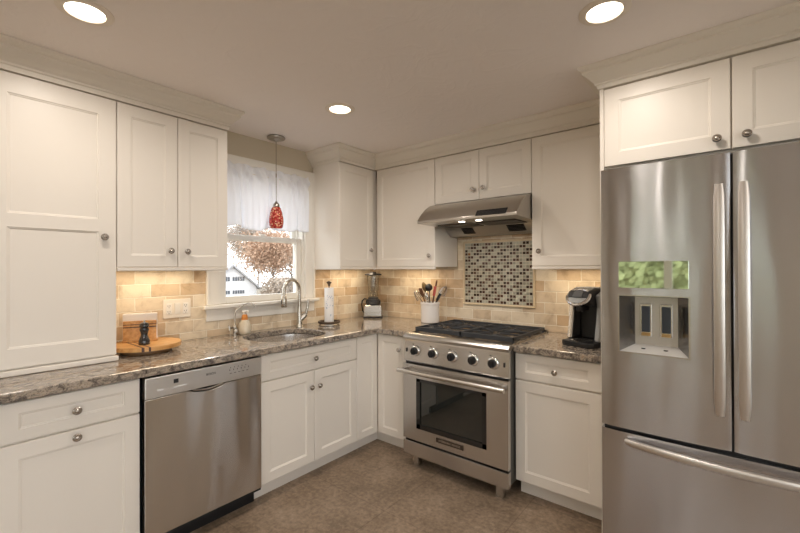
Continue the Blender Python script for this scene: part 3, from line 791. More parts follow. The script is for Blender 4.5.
m = MB(); m.tube([(-.008, -.082, .672), (RW + .004, -.082, .672)], .0145, 16); hd = m.build('handle', M['steel_plain'], od, smooth=True)
for x in (.012, RW - .032): box(x, x + .020, -.080, -.031, .655, .688).build('handle_bracket', M['steel_plain'], od, bevel=.004)
pl = MB().box(.276, .480, -.034, -.0305, .232, .262).build('badge', simple('badge_dark', rgb('4A4038'), .3, .6), od, bevel=.001)
text('lettering', 'AMERICAN  RANGE', .0185, M['chrome'], pl, (.378, -.0343, .247), (PI / 2, 0, 0), bold=True)
box(.004, RW - .004, -.008, .003, .181, .195).build('door_gap', M['darkgap'], c)
box(-.001, RW + .007, -.030, .003, .086, .180).build('kick_panel', M['steel'], c, bevel=.002)
for x, y in ((.048, .012), (.678, .012), (.040, .55), (.678, .55)):
    box(x, x + .048, y, y + .045, 0, .0875).build('leg', M['steel_plain'], c, bevel=.002)
# grates
def grate(x0, x1, y0, y1):
    m = MB(); zt, zb = .951, .930; t = .0035
    for a, b2 in ((x0, x0 + .009), (x1 - .009, x1)): m.box(a, b2, y0, y1, zb, zt)
    for a, b2 in ((y0, y0 + .014), (y1 - .012, y1)): m.box(x0, x1, a, b2, zb - (.008 if a == y0 else 0), zt)
    ym = (y0 + y1) / 2; m.box(x0, x1, ym - t, ym + t, zb + .004, zt)
    xm = (x0 + x1) / 2
    for cy in ((y0 + ym) / 2, (ym + y1) / 2):
        hy_ = (ym - y0) / 2; hx_ = (x1 - x0) / 2
        for k in range(8):
            a = k * PI / 4 + (0 if k % 2 else 0)
            dx, dy = math.cos(a), math.sin(a); rin = .034
            rout = min(hx_ / abs(dx) if abs(dx) > .01 else 9, hy_ / abs(dy) if abs(dy) > .01 else 9)
            p0 = Vector((xm + dx * rin, cy + dy * rin, 0)); p1 = Vector((xm + dx * rout, cy + dy * rout, 0)); nn = Vector((-dy, dx, 0)) * .0028
            m._add([(p.x, p.y, z) for z in (zb + .010, zt) for p in (p0 - nn, p1 - nn, p1 + nn, p0 + nn)], [(0, 1, 2, 3), (4, 5, 6, 7), (0, 1, 5, 4), (1, 2, 6, 5), (2, 3, 7, 6), (3, 0, 4, 7)])
    for x in (x0, x1 - .014):
        for y in (y0 + .005, ym, y1 - .018): m.box(x, x + .014, y, y + .013, .9145, zb)
    return m.build('grate', M['iron'], c, bevel=.0015, seg=1)
g1 = (.014, RW / 2 - .002); g2 = (RW / 2 + .002, RW - .014)
for (a, b2) in (g1, g2):
    grate(a, b2, .092, .632)
    for cy in (.227, .497):
        xm = (a + b2) / 2
        m = MB(); m.lathe([(.050, 0), (.050, .004), (.040, .006), (.036, .010), (.034, .012)], (xm, cy, .9145), 28)
        bu = m.build('burner', M['brass'], c, smooth=True)
        m = MB(); m.lathe([(.030, .012), (.030, .018), (.026, .020), (.003, .021)], (xm, cy, .915), 28); m.build('burner_cap', M['iron'], bu, smooth=True)

# ================================================================== hood
c = thing('range_hood', 'curved stainless steel range hood under the short wall cabinet', 'range hood', (.9765, 0, 1.62))
HW = .760; zo = 1.62
prof = [(-.003, .240), (-.360, .240), (-.420, .225), (-.480, .190), (-.530, .150), (-.562, .115), (-.575, .098), (-.575, .080), (-.565, .078), (-.21, .070), (-.125, .008), (-.003, .008)]
sp = MB(); n_ = len(prof)
sp.prism(prof, 0, HW, 'x')
hood = sp.build('canopy', M['steel_hood'], c, bevel=.0015, seg=1)
hood.data.set_sharp_from_angle(angle=math.radians(35)) if hasattr(hood.data, 'set_sharp_from_angle') else None
for p in hood.data.polygons: p.use_smooth = len(p.vertices) == 4
hood.data.set_sharp_from_angle(angle=math.radians(35))
m = MB()
def on_front(z):   # y on the front curve at a given height
    for (ya, za), (yb, zb) in zip(prof, prof[1:]):
        if zb <= z <= za and ya > -.6: return ya + (yb - ya) * ((za - z) / max(za - zb, 1e-6)) if za != zb else yb
    return -.575
m.prism([(-.5785, .0960), (-.5650, .1170), (-.5505, .1345), (-.545, .131), (-.570, .094)], .475, .688, 'x')
m.build('control_strip', M['dark'], c)
m = MB()
for k in range(6): m.box(.495 + k * .026, .503 + k * .026, -.5660, -.560, .1130, .1165)
m.build('button', M['print_grey'], c)
for x in (.350, .480):
    m = MB(); m.lathe([(.026, 0), (.030, .002), (.030, .006)], (x, -.535, .0715), 24); lp = m.build('lamp_bezel', M['chrome'], c, smooth=True)
    m = MB(); m.lathe([(.021, -.001), (.021, .002)], (x, -.535, .0695), 24); m.build('lamp_lens', M['lampglass'], lp)
    area('hood_lamp', lp, (x, -.535, .060), .04, HOOD_W, WARM)
for x0, x1 in ((.145, .245), (.520, .650)):
    m = MB()
    for k in range(5):
        z_ = .022 + k * .0085; y_ = -.125 - (z_ - .008) / .062 * .085
        m.prism([(y_ - .004, z_), (y_ - .012, z_ + .006), (y_ - .001, z_ + .006), (y_ + .004, z_)], x0, x1, 'x')
    m.build('vent_grille', M['dark'], c)
fm_ = simple('filter_mesh', (.12, .11, .10), .5, .8)
for x0, x1 in ((.08, .36), (.40, .69)): box(x0, x1, -.43, -.23, .066, .0735).build('filter', fm_, c, bevel=.002)

# ================================================================== refrigerator
fx0, fx1 = 2.289, 3.202; FYD = -.9545
c = thing('refrigerator', 'stainless steel french door refrigerator with water dispenser and bottom freezer', 'refrigerator', (fx0, FYD, 0))
FW = fx1 - fx0
box(.004, FW - .004, .075, .88, .02, 1.800).build('body', simple('fridge_side', rgb('55575A'), .45, .4), c)
box(.02, FW - .02, .06, .08, .0, .048).build('toe_grille', M['dark'], c)
def bulge_panel(x0, x1, z0, z1, hole=None, bul=.010, th=.068, n=14):
    """door with gently crowned front; optional rectangular recess hole"""
    m = MB()
    xs = [x0 + (x1 - x0) * k / n for k in range(n + 1)]
    zs = [z0, z1]
    if hole:
        xs = sorted(set([x for x in xs if not (hole[0] - .012 < x < hole[0] + .012 or hole[1] - .012 < x < hole[1] + .012)] + [hole[0], hole[1]])); zs = [z0, hole[2], hole[3], z1]
    def fy(x):
        u = (x - x0) / (x1 - x0) * 2 - 1
        e = 0.0
        if abs(u) > .93: e = .005 * ((abs(u) - .93) / .07) ** 2
        return -bul * (1 - u * u) * .6 + e
    grid = {}
    for i, x in enumerate(xs):
        for j, z in enumerate(zs): grid[i, j] = m.bm.verts.new((x, fy(x), z))
    for i in range(len(xs) - 1):
        for j in range(len(zs) - 1):
            if hole and hole[0] - 1e-6 <= xs[i] < hole[1] - 1e-6 and j == 1: continue
            m.bm.faces.new([grid[i, j], grid[i + 1, j], grid[i + 1, j + 1], grid[i, j + 1]])
    # sides/back
    L_ = len(xs) - 1; J = len(zs) - 1
    rim = [(i, 0) for i in range(L_)] + [(L_, j) for j in range(J)] + [(i, J) for i in range(L_, 0, -1)] + [(0, j) for j in range(J, 0, -1)]
    bk = [m.bm.verts.new((grid[k].co.x, th, grid[k].co.z)) for k in rim]
    for a in range(len(rim)):
        b2 = (a + 1) % len(rim); m.bm.faces.new([grid[rim[a]], grid[rim[b2]], bk[b2], bk[a]])
    if not hole: m.bm.faces.new(bk)
    return m
HOLE = (.076, .322, 1.012, 1.253)
g_ = .002
ld = bulge_panel(g_, FW / 2 - .004, .677, 1.812, HOLE).build('door', M['steel_fridge'], c, smooth=True)
rdoor = bulge_panel(FW / 2 + .004, FW - g_, .677, 1.812).build('door', M['steel_fridge'], c, smooth=True)
fz = bulge_panel(g_, FW - g_, .052, .660, None, .012).build('freezer_drawer', M['steel_fridge'], c, smooth=True)
box(FW / 2 - .004, FW / 2 + .004, .012, .07, .68, 1.808).build('center_seal', M['darkgap'], c)
box(.01, FW - .01, .02, .07, .6605, .6765).build('drawer_seal', M['darkgap'], c)
# dispenser
hx0, hx1, hz0, hz1 = HOLE
m = MB(); dd = .060; ix0, ix1 = hx0 + .050, hx1 - .040
def qd(*p): m._add(list(p), [(0, 1, 2, 3)])
yb = dd; yf = -.004
qd((ix0, yb, hz0 + .028), (ix1, yb, hz0 + .028), (ix1, yb, hz1 - .006), (ix0, yb, hz1 - .006))
m.build('dispenser_back', simple('dispenser_light', rgb('C9C6C0'), .3, .5), ld)
m = MB(); qd((hx0, yf, hz0), (ix0, yb, hz0 + .028), (ix0, yb, hz1 - .006), (hx0, yf, hz1)); qd((ix1, yb, hz0 + .028), (hx1, yf, hz0), (hx1, yf, hz1), (ix1, yb, hz1 - .006)); qd((hx0, yf, hz1), (ix0, yb, hz1 - .006), (ix1, yb, hz1 - .006), (hx1, yf, hz1))
m.build('dispenser_side', simple('dispenser_steel', (.30, .29, .28), .25, 1.0), ld)
m = MB(); qd((hx0, yf, hz0), (hx1, yf, hz0), (ix1, yb, hz0 + .028), (ix0, yb, hz0 + .028)); m.build('drip_tray', simple('tray_light', rgb('D8D6D2'), .3, .3), ld)
m = MB(); z_ = hz0 + .016
for x in (ix0 + .035, ix1 - .040): m.lathe([(.008, -.002), (.008, .0012)], (x, .030, hz0 + .0155), 14)
m.build('drip_hole', M['dark'], ld)
for x in (ix0 + .042, ix1 - .040):
    m = MB(); m.box(x - .022, x + .022, yb - .008, yb - .001, hz0 + .065, hz1 - .035); p_ = m.build('paddle_frame', M['steel_plain'], ld, bevel=.002)
    m = MB(); m.box(x - .016, x + .016, yb - .016, yb - .008, hz0 + .085, hz1 - .045); m.build('paddle', M['paddle'], p_, bevel=.003)
    m = MB(); m.box(x - .016, x + .016, yb - .014, yb - .008, hz0 + .068, hz0 + .082); m.build('paddle_foot', M['brass'], p_, bevel=.001)
m = MB()
for q in ((hx0 - .006, hx1 + .006, hz1, hz1 + .005), (hx0 - .006, hx1 + .006, hz0 - .005, hz0), (hx0 - .006, hx0, hz0, hz1), (hx1, hx1 + .006, hz0, hz1)): m.box(q[0], q[1], -.0085, .003, q[2], q[3])
m.build('dispenser_frame', M['steel_plain'], ld)
disp = MB().box(hx0 - .002, hx1 + .002, -.0095, -.001, 1.288, 1.402).build('display', simple('mirror_display', (.62, .66, .58), .03, 1.0), ld, bevel=.001)
# door handles
def bar(parent, pts, w, t, mat, name='handle'):
    m = MB(); vs = []; fs = []; seg = 12; n = len(pts)
    P_ = [Vector(p) for p in pts]
    for i, p in enumerate(P_):
        tt = (P_[min(i + 1, n - 1)] - P_[max(i - 1, 0)]).normalized(); nrm = Vector((0, -1, 0)); nrm = (nrm - tt * nrm.dot(tt)).normalized(); sd = tt.cross(nrm)
        k_ = 1.0 if 0 < i < n - 1 else .75
        for k in range(seg):
            a = 2 * PI * k / seg; ca, sa = math.cos(a), math.sin(a)
            vs.append(tuple(p + sd * w * k_ * math.copysign(abs(ca) ** .5, ca) + nrm * t * k_ * math.copysign(abs(sa) ** .6, sa)))
    for i in range(n - 1):
        for k in range(seg): fs.append((i * seg + k, i * seg + (k + 1) % seg, (i + 1) * seg + (k + 1) % seg, (i + 1) * seg + k))
    fs.append(tuple(range(seg - 1, -1, -1))); fs.append(tuple((n - 1) * seg + k for k in range(seg)))
    m._add(vs, fs); return m.build(name, mat, parent, smooth=True)
hm = m_steel('handle_steel', (.66, .63, .60), .36, 0)
for par, x in ((ld, .419), (rdoor, .490)):
    pts = []
    for k in range(19):
        t = k / 18; z = .815 + (1.690 - .815) * t; bow = math.sin(PI * t)
        pts.append((x, -.032 - .026 * bow, z))
    h_ = bar(par, pts, .0175, .010, hm)
    m = MB()
    for z in (.835, 1.668): m.box(x - .012, x + .012, -.036, -.003, z - .018, z + .018)
    m.build('handle_mount', M['steel_plain'], h_, bevel=.003)
pts = []
for k in range(23):
    t = k / 22; bow = math.sin(PI * t) ** .7
    pts.append((.100 + (.810 - .100) * t, -.016 - .052 * bow, .628))
h_ = bar(fz, pts, .015, .012, hm)

# ================================================================== window dressing and lights
c = thing('valance_curtain', 'white gathered sheer valance hanging across the top of the sink window', 'curtain', (.045, -1.207, 1.67))
rod = MB().tube([(-0.004, -.395, .395), (-0.004, .375, .395)], .006, 10).build('rod', M['white_plastic'], c, smooth=True)
def valance():
    m = MB(); ny, nz = 320, 36; V = {}
    ya, yb_ = -.400, .368
    rnd = random.Random(5)
    ph = [rnd.uniform(0, 6) for _ in range(8)]
    edges = [0, .16, .36, .47, .70, .80, 1.0]
    drop = [.000, .012, -.020, .004, -.006, .006, .0]
    for i in range(ny + 1):
        u = i / ny; y = ya + (yb_ - ya) * u
        seg_ = max(k for k in range(len(edges) - 1) if u >= edges[k] - 1e-9); f = (u - edges[seg_]) / (edges[seg_ + 1] - edges[seg_])
        for j in range(nz + 1):
            v = j / nz      # 0 bottom .. 1 top
            z = .005 + .445 * v
            low = (1 - v) ** .8
            seams = [-.02, .20, .40, .50, .74, .83, 1.04]; uu = u + .07 * (v - .5) * (1 if u < .45 else -1) * max(0, 1 - abs(v - .4) * .8)
            sg = max([k for k in range(6) if uu >= seams[k]] + [0]); ff = min(1, max(0, (uu - seams[sg]) / (seams[sg + 1] - seams[sg])))
            saw = ff if sg % 2 == 0 else 1 - ff
            edge = min(1, ff / .06) * min(1, (1 - ff) / .06)
            x = (.004 + .020 * saw * edge + .007 * math.sin(PI * ff) * edge) * min(1, .35 + low) * (1 if v < .75 else max(0, (1 - v) / .25)) + .0045 * math.sin(u * 90 + ph[0]) + .005 * math.sin(u * 140 + ph[1] + 2 * math.sin(u * 23)) * math.exp(-((v - .75) / .2) ** 2)
            if v > .74:   # gathered, twisted heading
                hh = (v - .74) / .26
                x += .018 * math.sin(u * 44 + ph[2] + hh * 5) * math.sin(PI * hh) + .007 * math.sin(u * 97 + hh * 9) * math.sin(PI * hh)
                z += .006 * math.sin(u * 33 + ph[3]) * hh ** 2 + .003 * math.sin(u * 71) * hh
            z += (drop[seg_] * (1 - f) + drop[seg_ + 1] * f) * low + (-.012 * math.sin(PI * f)) * low
            yy = y + .010 * math.sin(u * 20 + ph[4]) * low
            V[i, j] = m.bm.verts.new((x + .014, yy, z))
    for i in range(ny):
        for j in range(nz): m.bm.faces.new([V[i, j], V[i + 1, j], V[i + 1, j + 1], V[i, j + 1]])
    return m
vo = valance().build('fabric', M['fabric'], c, smooth=False)
for p in vo.data.polygons: p.use_smooth = True
so = vo.modifiers.new('thick', 'SOLIDIFY'); so.thickness = .0012
for s_y in (-.35, .33):
    box(-.018, -.004, s_y - .006, s_y + .006, .388, .400).build('bracket', M['white_plastic'], rod)

c = thing('pendant_lamp', 'small red mosaic glass pendant lamp hanging in front of the sink window', 'pendant lamp', (.146, -1.206, CEIL))
m = MB(); m.lathe([(.062, -.001), (.066, -.006), (.064, -.014), (.052, -.018), (.040, -.016), (.036, -.024), (.018, -.030), (.012, -.034)], (0, 0, 0), 32); m.build('canopy', M['canopy'], c, smooth=True)
m = MB(); m.tube([(0, 0, -.034), (0, 0, -.480)], .0022, 8); m.lathe([(.004, 0), (.004, .028)], (0, 0, -.300), 10); m.build('cord', simple('cord', rgb('8D7C68'), .5), c)
m = MB(); m.lathe([(.024, -.520), (.024, -.508), (.020, -.496), (.010, -.486), (.007, -.478)], (0, 0, 0), 24); m.build('cap', M['nickel'], c, smooth=True)
m = MB()
pf = [(.025, -.520), (.033, -.530), (.043, -.560), (.051, -.600), (.053, -.630), (.049, -.660), (.044, -.674), (.041, -.674), (.046, -.660), (.050, -.630), (.048, -.600), (.040, -.560), (.030, -.531), (.022, -.522)]
m.lathe(pf, (0, 0, 0), 36, cap=False)
n0 = len(pf); m.bm.verts.ensure_lookup_table()
for k in range(36): m.bm.faces.new([m.bm.verts[(n0 - 1) * 36 + k], m.bm.verts[(n0 - 1) * 36 + (k + 1) % 36], m.bm.verts[(k + 1) % 36], m.bm.verts[k]])
sh = m.build('shade', M['shade'], c, smooth=True)
MB().sphere((0, 0, -.60), .018, (1, 1, 1.4)).build('bulb', simple('bulb', (1, 1, 1), .5, emit=(1, .75, .45), es=3), c, smooth=True)

CANS = [(.862, -2.505, 'recessed ceiling light above the tall cabinet at the upper left', True),
        (.905, -1.262, 'recessed ceiling light nearest the sink window corner', True),
        (2.375, -1.255, 'recessed ceiling light in front of the refrigerator cabinet', True),
        (2.30, -3.30, 'unseen fill light added in the ceiling behind the camera', False), (3.85, -2.30, 'unseen fill light added in the ceiling at the right side of the room', False),  # from here on unseen cans, added as fill light for the room
        (1.10, -4.90, 'unseen fill light added in the ceiling near the rear wall on the left', False), (3.30, -4.90, 'unseen fill light added in the ceiling near the rear wall on the right', False)]
proto = None
for x, y, lab, vis in CANS:
    if proto is None:
        r = thing('recessed_light', lab, 'ceiling light', (x, y, CEIL), 0, 'recessed ceiling lights'); proto = r
        m = MB(); pf = [(.090, -.0005), (.090, -.003), (.084, -.006), (.064, -.008), (.061, -.002), (.061, -.0005)]
        m.lathe(pf, (0, 0, 0), 40, cap=False); m.build('trim_ring', M['cantrim'], r, smooth=True)
        MB().lathe([(.0605, -.0005), (.056, -.0035), (.03, -.006), (.001, -.007)], (0, 0, 0), 40).build('lens', M['lampglass'], r, smooth=True)
        area('lamp', r, (0, 0, -.010), .13, DOWN_W, WARM, spread=165)
    else:
        r = proto.copy(); C.objects.link(r); r.location = (x, y, CEIL); r['label'] = lab
        for ch in proto.children:
            k = ch.copy(); C.objects.link(k); k.parent = r

# under-cabinet strips (slim bars fixed to the cabinet bottoms)
def strip(x, y, rz, ln, lab):
    r = thing('under_cabinet_light', lab, 'light strip', (x, y, 1.3825), rz, 'under cabinet light strips')
    box(-ln / 2, ln / 2, -.018, .018, -.010, 0).build('housing', M['white_plastic'], r)
    box(-ln / 2 + .008, ln / 2 - .008, -.013, .013, -.0125, -.0102).build('diffuser', M['stripglow'], r)
    area('lamp', r, (0, 0, -.016), ln - .03, STRIP_W * ln, (1, .82, .58), shape='RECTANGLE', size_y=.024)
strip(.150, -1.985, R90, .50, 'light strip under the two door wall cabinet left of window')
strip(.150, -.42, R90, .50, 'light strip under the corner wall cabinet right of window')
strip(.61, -.150, 0, .42, 'light strip under the wall cabinet left of the hood')
strip(1.985, -.150, 0, .42, 'light strip under the wall cabinet beside the refrigerator')

# ================================================================== sink fittings
c = thing('kitchen_faucet', 'brushed nickel gooseneck kitchen faucet with side lever behind the sink', 'faucet', (.115, -.978, .9142))
m = MB(); m.lathe([(.030, 0), (.030, .006), (.024, .012), (.022, .030), (.021, .085), (.019, .110), (.0165, .125), (.0145, .150), (.0135, .160)], (0, 0, 0), 24); m.build('base', M['faucet'], c, smooth=True)
dx, dy = .22, -.975; pts = [(0, 0, .158), (0, 0, .26)]; Rr = .086; zc_ = .288
for k in range(17):
    a = PI * k / 16
    pts.append((dx * Rr * (1 - math.cos(a)), dy * Rr * (1 - math.cos(a)), zc_ + Rr * math.sin(a)))
pts.append((dx * 2 * Rr, dy * 2 * Rr, .262))
m = MB(); m.tube(pts, .0132, 16); sp_ = m.build('spout', M['faucet'], c, smooth=True)
m = MB(); m.lathe([(.0145, 0), (.019, -.010), (.0215, -.045), (.023, -.085), (.020, -.092)], (dx * 2 * Rr, dy * 2 * Rr, .262), 20); hd = m.build('spray_head', M['faucet'], c, smooth=True)
box(dx * 2 * Rr - .004, dx * 2 * Rr + .004, dy * 2 * Rr - .0225, dy * 2 * Rr - .018, .195, .225).build('spray_button', M['dark'], hd)
m = MB(); m.tube([(.005, .006, .055), (.020, .030, .085), (.026, .042, .100)], [.019, .021, .017], 14); m.tube([(.026, .042, .098), (.032, .052, .150), (.036, .060, .215)], [.0095, .0105, .0085], 10)
m.build('lever', M['faucet'], c, smooth=True)

c = thing('filter_tap', 'slim nickel gooseneck water filter tap left of the sink', 'tap', (.066, -1.487, .9142))
m = MB(); m.lathe([(.021, 0), (.021, .005), (.013, .010), (.012, .035), (.016, .042), (.016, .058), (.010, .066), (.006, .075)], (0, 0, 0), 20); m.build('base', M['faucet'], c, smooth=True)
m = MB(); m.tube([(0, 0, .07), (0, .001, .155), (.003, .010, .172), (.016, .055, .205), (.026, .080, .216), (.036, .105, .215), (.044, .122, .203), (.047, .128, .190)], .0052, 10); m.build('spout', M['faucet'], c, smooth=True)
m = MB(); m.tube([(0, -.010, .050), (.004, -.035, .050), (.006, -.042, .050)], [.007, .006, .009], 10); m.tube([(.006, -.042, .034), (.006, -.044, .068)], .006, 8); m.tube([(.010, .0, .048), (.034, -.006, .046)], .005, 8); m.build('handle', M['faucet'], c, smooth=True)
m = MB(); m.sphere((.030, -.008, .030), .012); m.build('tip', M['ceramic'], c, smooth=True)

c = thing('soap_dispenser', 'cream soap bottle with orange collar and white pump beside filter tap', 'soap bottle', (.088, -1.425, .9142), .3)
m = MB(); m.lathe([(.036, 0), (.042, .006), (.045, .030), (.041, .062), (.032, .088), (.024, .100)], (0, 0, 0), 28); m.build('bottle', M['soap'], c, smooth=True)
m = MB(); m.lathe([(.0225, .1005), (.022, .112), (.018, .132), (.013, .138)], (0, 0, 0), 24); m.build('collar', M['orange'], c, smooth=True)
m = MB(); m.lathe([(.010, .1385), (.010, .150), (.017, .153), (.018, .162), (.008, .167)], (0, 0, 0), 20); m.tube([(0, 0, .159), (.020, 0, .162), (.036, 0, .156)], [.007, .007, .0055], 10); m.build('pump', M['white_plastic'], c, smooth=True)

c = thing('paper_towel_holder', 'dark metal paper towel stand holding a slim white roll right of sink', 'paper towel holder', (.225, -.768, .9142))
m = MB(); m.lathe([(.082, 0), (.086, .004), (.086, .008), (.070, .011), (.068, .012)], (0, 0, 0), 40); m.lathe([(.052, .012), (.050, .020), (.046, .024)], (0, 0, 0), 32); m.build('base', M['steel_plain'], c, smooth=True)
m = MB()
K = 36
rg = [(.082 + .009 * math.cos(a), .027 + .009 * math.sin(a)) for a in [2 * PI * k / 10 for k in range(10)]]
vs = []; fs = []
for k in range(K):
    a = 2 * PI * k / K
    for r_, z_ in rg: vs.append((r_ * math.cos(a), r_ * math.sin(a), z_))
for k in range(K):
    for j in range(10): fs.append((k * 10 + j, k * 10 + (j + 1) % 10, ((k + 1) % K) * 10 + (j + 1) % 10, ((k + 1) % K) * 10 + j))
m._add(vs, fs); m.build('rim_ring', M['bronze'], c, smooth=True)
m = MB(); m.lathe([(.004, .020), (.004, .325)], (0, 0, 0), 10); m.build('rod', M['bronze'], c)
m = MB(); m.lathe([(.006, .318), (.012, .324), (.010, .332), (.020, .342), (.022, .350), (.010, .356), (.004, .360)], (0, 0, 0), 18); m.build('finial', M['bronze'], c, smooth=True)
c2 = thing('paper_towel_roll', 'slim white paper towel roll with faint blue print on the stand', 'paper towel', (.225, -.768, .9392))
m = MB(); m.lathe([(.008, 0), (.037, .0), (.0375, .002), (.0375, .276), (.036, .279), (.008, .279), (.008, .0)], (0, 0, 0), 32, cap=False); m.build('paper', M['paper'], c2, smooth=True)
m = MB(); rd = random.Random(9)
for k in range(26):
    a = rd.uniform(-1.5, .6); z = rd.choice([.20, .17, .14, .11, .06]) + rd.uniform(-.012, .012); da = rd.uniform(.08, .22); hgt = rd.uniform(.003, .008); r_ = .0378
    m._add([(r_ * math.cos(a), r_ * math.sin(a), z), (r_ * math.cos(a + da), r_ * math.sin(a + da), z + .004), (r_ * math.cos(a + da), r_ * math.sin(a + da), z + .004 + hgt), (r_ * math.cos(a), r_ * math.sin(a), z + hgt)], [(0, 1, 2, 3)])
m.build('print', M['blueink'], c2)

# ================================================================== lazy susan group
lx, ly = .205, -2.082
c = thing('lazy_susan', 'round striped wooden turntable board on the counter below the outlet', 'turntable', (lx, ly, .9142))
m = MB(); m.lathe([(.120, 0), (.124, .004), (.124, .020), (.118, .026)], (0, 0, 0), 40); m.build('base', simple('turntable_base', rgb('8A6A4A'), .45), c, smooth=True)
m = MB(); Rb = .172
def chord_strip(y0, y1, r, z0, z1):
    ps = []
    K = 14
    for k in range(K + 1):
        y = y0 + (y1 - y0) * k / K; ps.append((math.sqrt(max(r * r - y * y, 0)), y))
    for k in range(K, -1, -1):
        y = y0 + (y1 - y0) * k / K; ps.append((-math.sqrt(max(r * r - y * y, 0)), y))
    out = []
    for p in ps:
        if not out or (abs(p[0] - out[-1][0]) + abs(p[1] - out[-1][1])) > 1e-6: out.append(p)
    if abs(out[0][0] - out[-1][0]) + abs(out[0][1] - out[-1][1]) < 1e-6: out.pop()
    return out
m = MB(); bands = [(-.1719, -.075, 0), (-.075, -.063, 1), (-.063, -.045, 0), (-.045, -.035, 1), (-.035, .1719, 0)]
for a, b2, mi in bands:
    m.mi = mi; m.prism(chord_strip(a, b2, Rb, .0265, .048), .0265, .048, 'z')
m.build('board', [M['wood'], M['walnut']], c)
ZB = .9142 + .0483
c = thing('napkin_holder', 'wooden upright holder with dark stripes keeping the white napkins', 'napkin holder', (.120, -2.085, ZB), 1.15)
m = MB(); m.box(-.085, .085, -.030, .030, 0, .012); m.build('foot', M['wood'], c, bevel=.003)
for yy in (-.022, .022):
    m = MB(); m.box(-.080, .080, yy - .006, yy + .006, .0125, .080); m.mi = 1; m.box(-.080, .080, yy - .006, yy + .006, .0802, .0858); m.mi = 0; m.box(-.080, .080, yy - .006, yy + .006, .086, .096); m.mi = 1; m.box(-.080, .080, yy - .006, yy + .006, .0962, .100); m.mi = 0; m.box(-.080, .080, yy - .006, yy + .006, .1002, .118)
    m.build('side_panel', [M['wood'], M['walnut']], c)
c = thing('napkins', 'stack of white paper napkins standing in the wooden holder', 'napkins', (.120, -2.085, ZB + .0125), 1.15)
m = MB()
for k in range(7): m.box(-.083 + .001 * (k % 3), .083 - .001 * (k % 2), -.0148 + k * .0042, -.0112 + k * .0042, 0, .146 - .003 * (k % 2))
m.build('sheets', M['napkin'], c, bevel=.001)
c = thing('pepper_mill', 'small black pepper mill standing on the wooden turntable', 'pepper mill', (.255, -2.110, ZB))
m = MB(); m.lathe([(.027, 0), (.028, .004), (.027, .022), (.020, .040), (.016, .052), (.018, .066), (.023, .080), (.021, .090)], (0, 0, 0), 28); m.build('body', M['black_gloss'], c, smooth=True)
m = MB(); m.lathe([(.012, .0905), (.021, .093), (.023, .104), (.019, .116), (.008, .121)], (0, 0, 0), 28); m.build('head', M['black_gloss'], c, smooth=True)
m = MB(); m.lathe([(.004, .1205), (.004, .126), (.006, .130), (.003, .135)], (0, 0, 0), 14); m.build('nut', M['chrome'], c, smooth=True)

# outlet plate
c = thing('wall_plate', 'almond three gang outlet and switch plate on the tile left of window', 'switch plate', (.0105, -1.845, 1.124), R90)
m = MB(); m.box(-.083, .083, -.006, 0, -.060, .060); m.build('plate', M['almond'], c, bevel=.003)
for x in (-.050, .050):
    m = MB(); m.box(x - .0165, x + .0165, -.009, -.0062, -.034, .034); o = m.build('outlet', M['white_plastic'], c, bevel=.001)
    m = MB()
    for z in (-.018, .018):
        for dx in (-.006, .006): m.box(x + dx - .0012, x + dx + .0012, -.0096, -.0091, z - .004, z + .005)
        m.box(x - .002, x + .002, -.0096, -.0091, z - .012, z - .008)
    m.build('slots', M['slate'], o)
m = MB(); m.prism([(-.0062, -.034), (-.0095, -.034), (-.0125, .034), (-.0062, .034)], -.0165, .0165, 'x'); m.build('rocker', M['white_plastic'], c)

# ================================================================== blender in the corner
c = thing('countertop_blender', 'steel blender with a clear jar and dark lid in the room corner', 'blender', (.150, -.165, .9142), math.radians(39))
m = MB(); m.prism([(-.088, 0), (.088, 0), (.088, .012), (-.088, .012)], -.075, .075, 'y'); m.build('foot', M['dark'], c, bevel=.003)
m = MB()
vs = []
for z, w_, d_ in ((.0125, .086, .074), (.060, .085, .072), (.110, .080, .066), (.120, .074, .060)):
    vs.append([(-w_, -d_, z), (w_, -d_, z), (w_, d_, z), (-w_, d_, z)])
fl = [p for r_ in vs for p in r_]; fs = [(3, 2, 1, 0), (12, 13, 14, 15)]
for j in range(3):
    for k in range(4): fs.append((j * 4 + k, j * 4 + (k + 1) % 4, j * 4 + 4 + (k + 1) % 4, j * 4 + 4 + k))
m._add(fl, fs); m.build('motor_base', M['steel_plain'], c, bevel=.008)
m = MB(); m.lathe([(.066, .1205), (.068, .132), (.058, .140), (.056, .150), (.062, .153), (.060, .168), (.050, .172), (.046, .190)], (0, 0, 0), 28)
for k in range(6): m.box(.060 * math.cos(k * PI / 3) - .008, .060 * math.cos(k * PI / 3) + .008, .060 * math.sin(k * PI / 3) - .008, .060 * math.sin(k * PI / 3) + .008, .122, .160)
m.build('collar', M['slate'], c, smooth=True)
m = MB(); m.lathe([(.040, .1905), (.046, .200), (.052, .300), (.058, .392), (.056, .392), (.050, .300), (.044, .202), (.038, .194)], (0, 0, 0), 32, cap=True); m.build('jar', M['jar'], c, smooth=True)
m = MB(); m.lathe([(.054, .3925), (.078, .396), (.080, .404), (.060, .412), (.030, .414), (.028, .424), (.002, .425)], (0, 0, 0), 32); m.build('lid', M['slate'], c, smooth=True)
m = MB(); m.tube([(-.080, .02, .030), (-.100, .01, .06), (-.108, 0, .120), (-.102, -.01, .155), (-.080, -.01, .175), (-.062, -.005, .170)], .006, 8); m.build('power_cord', M['dark'], c, smooth=True)

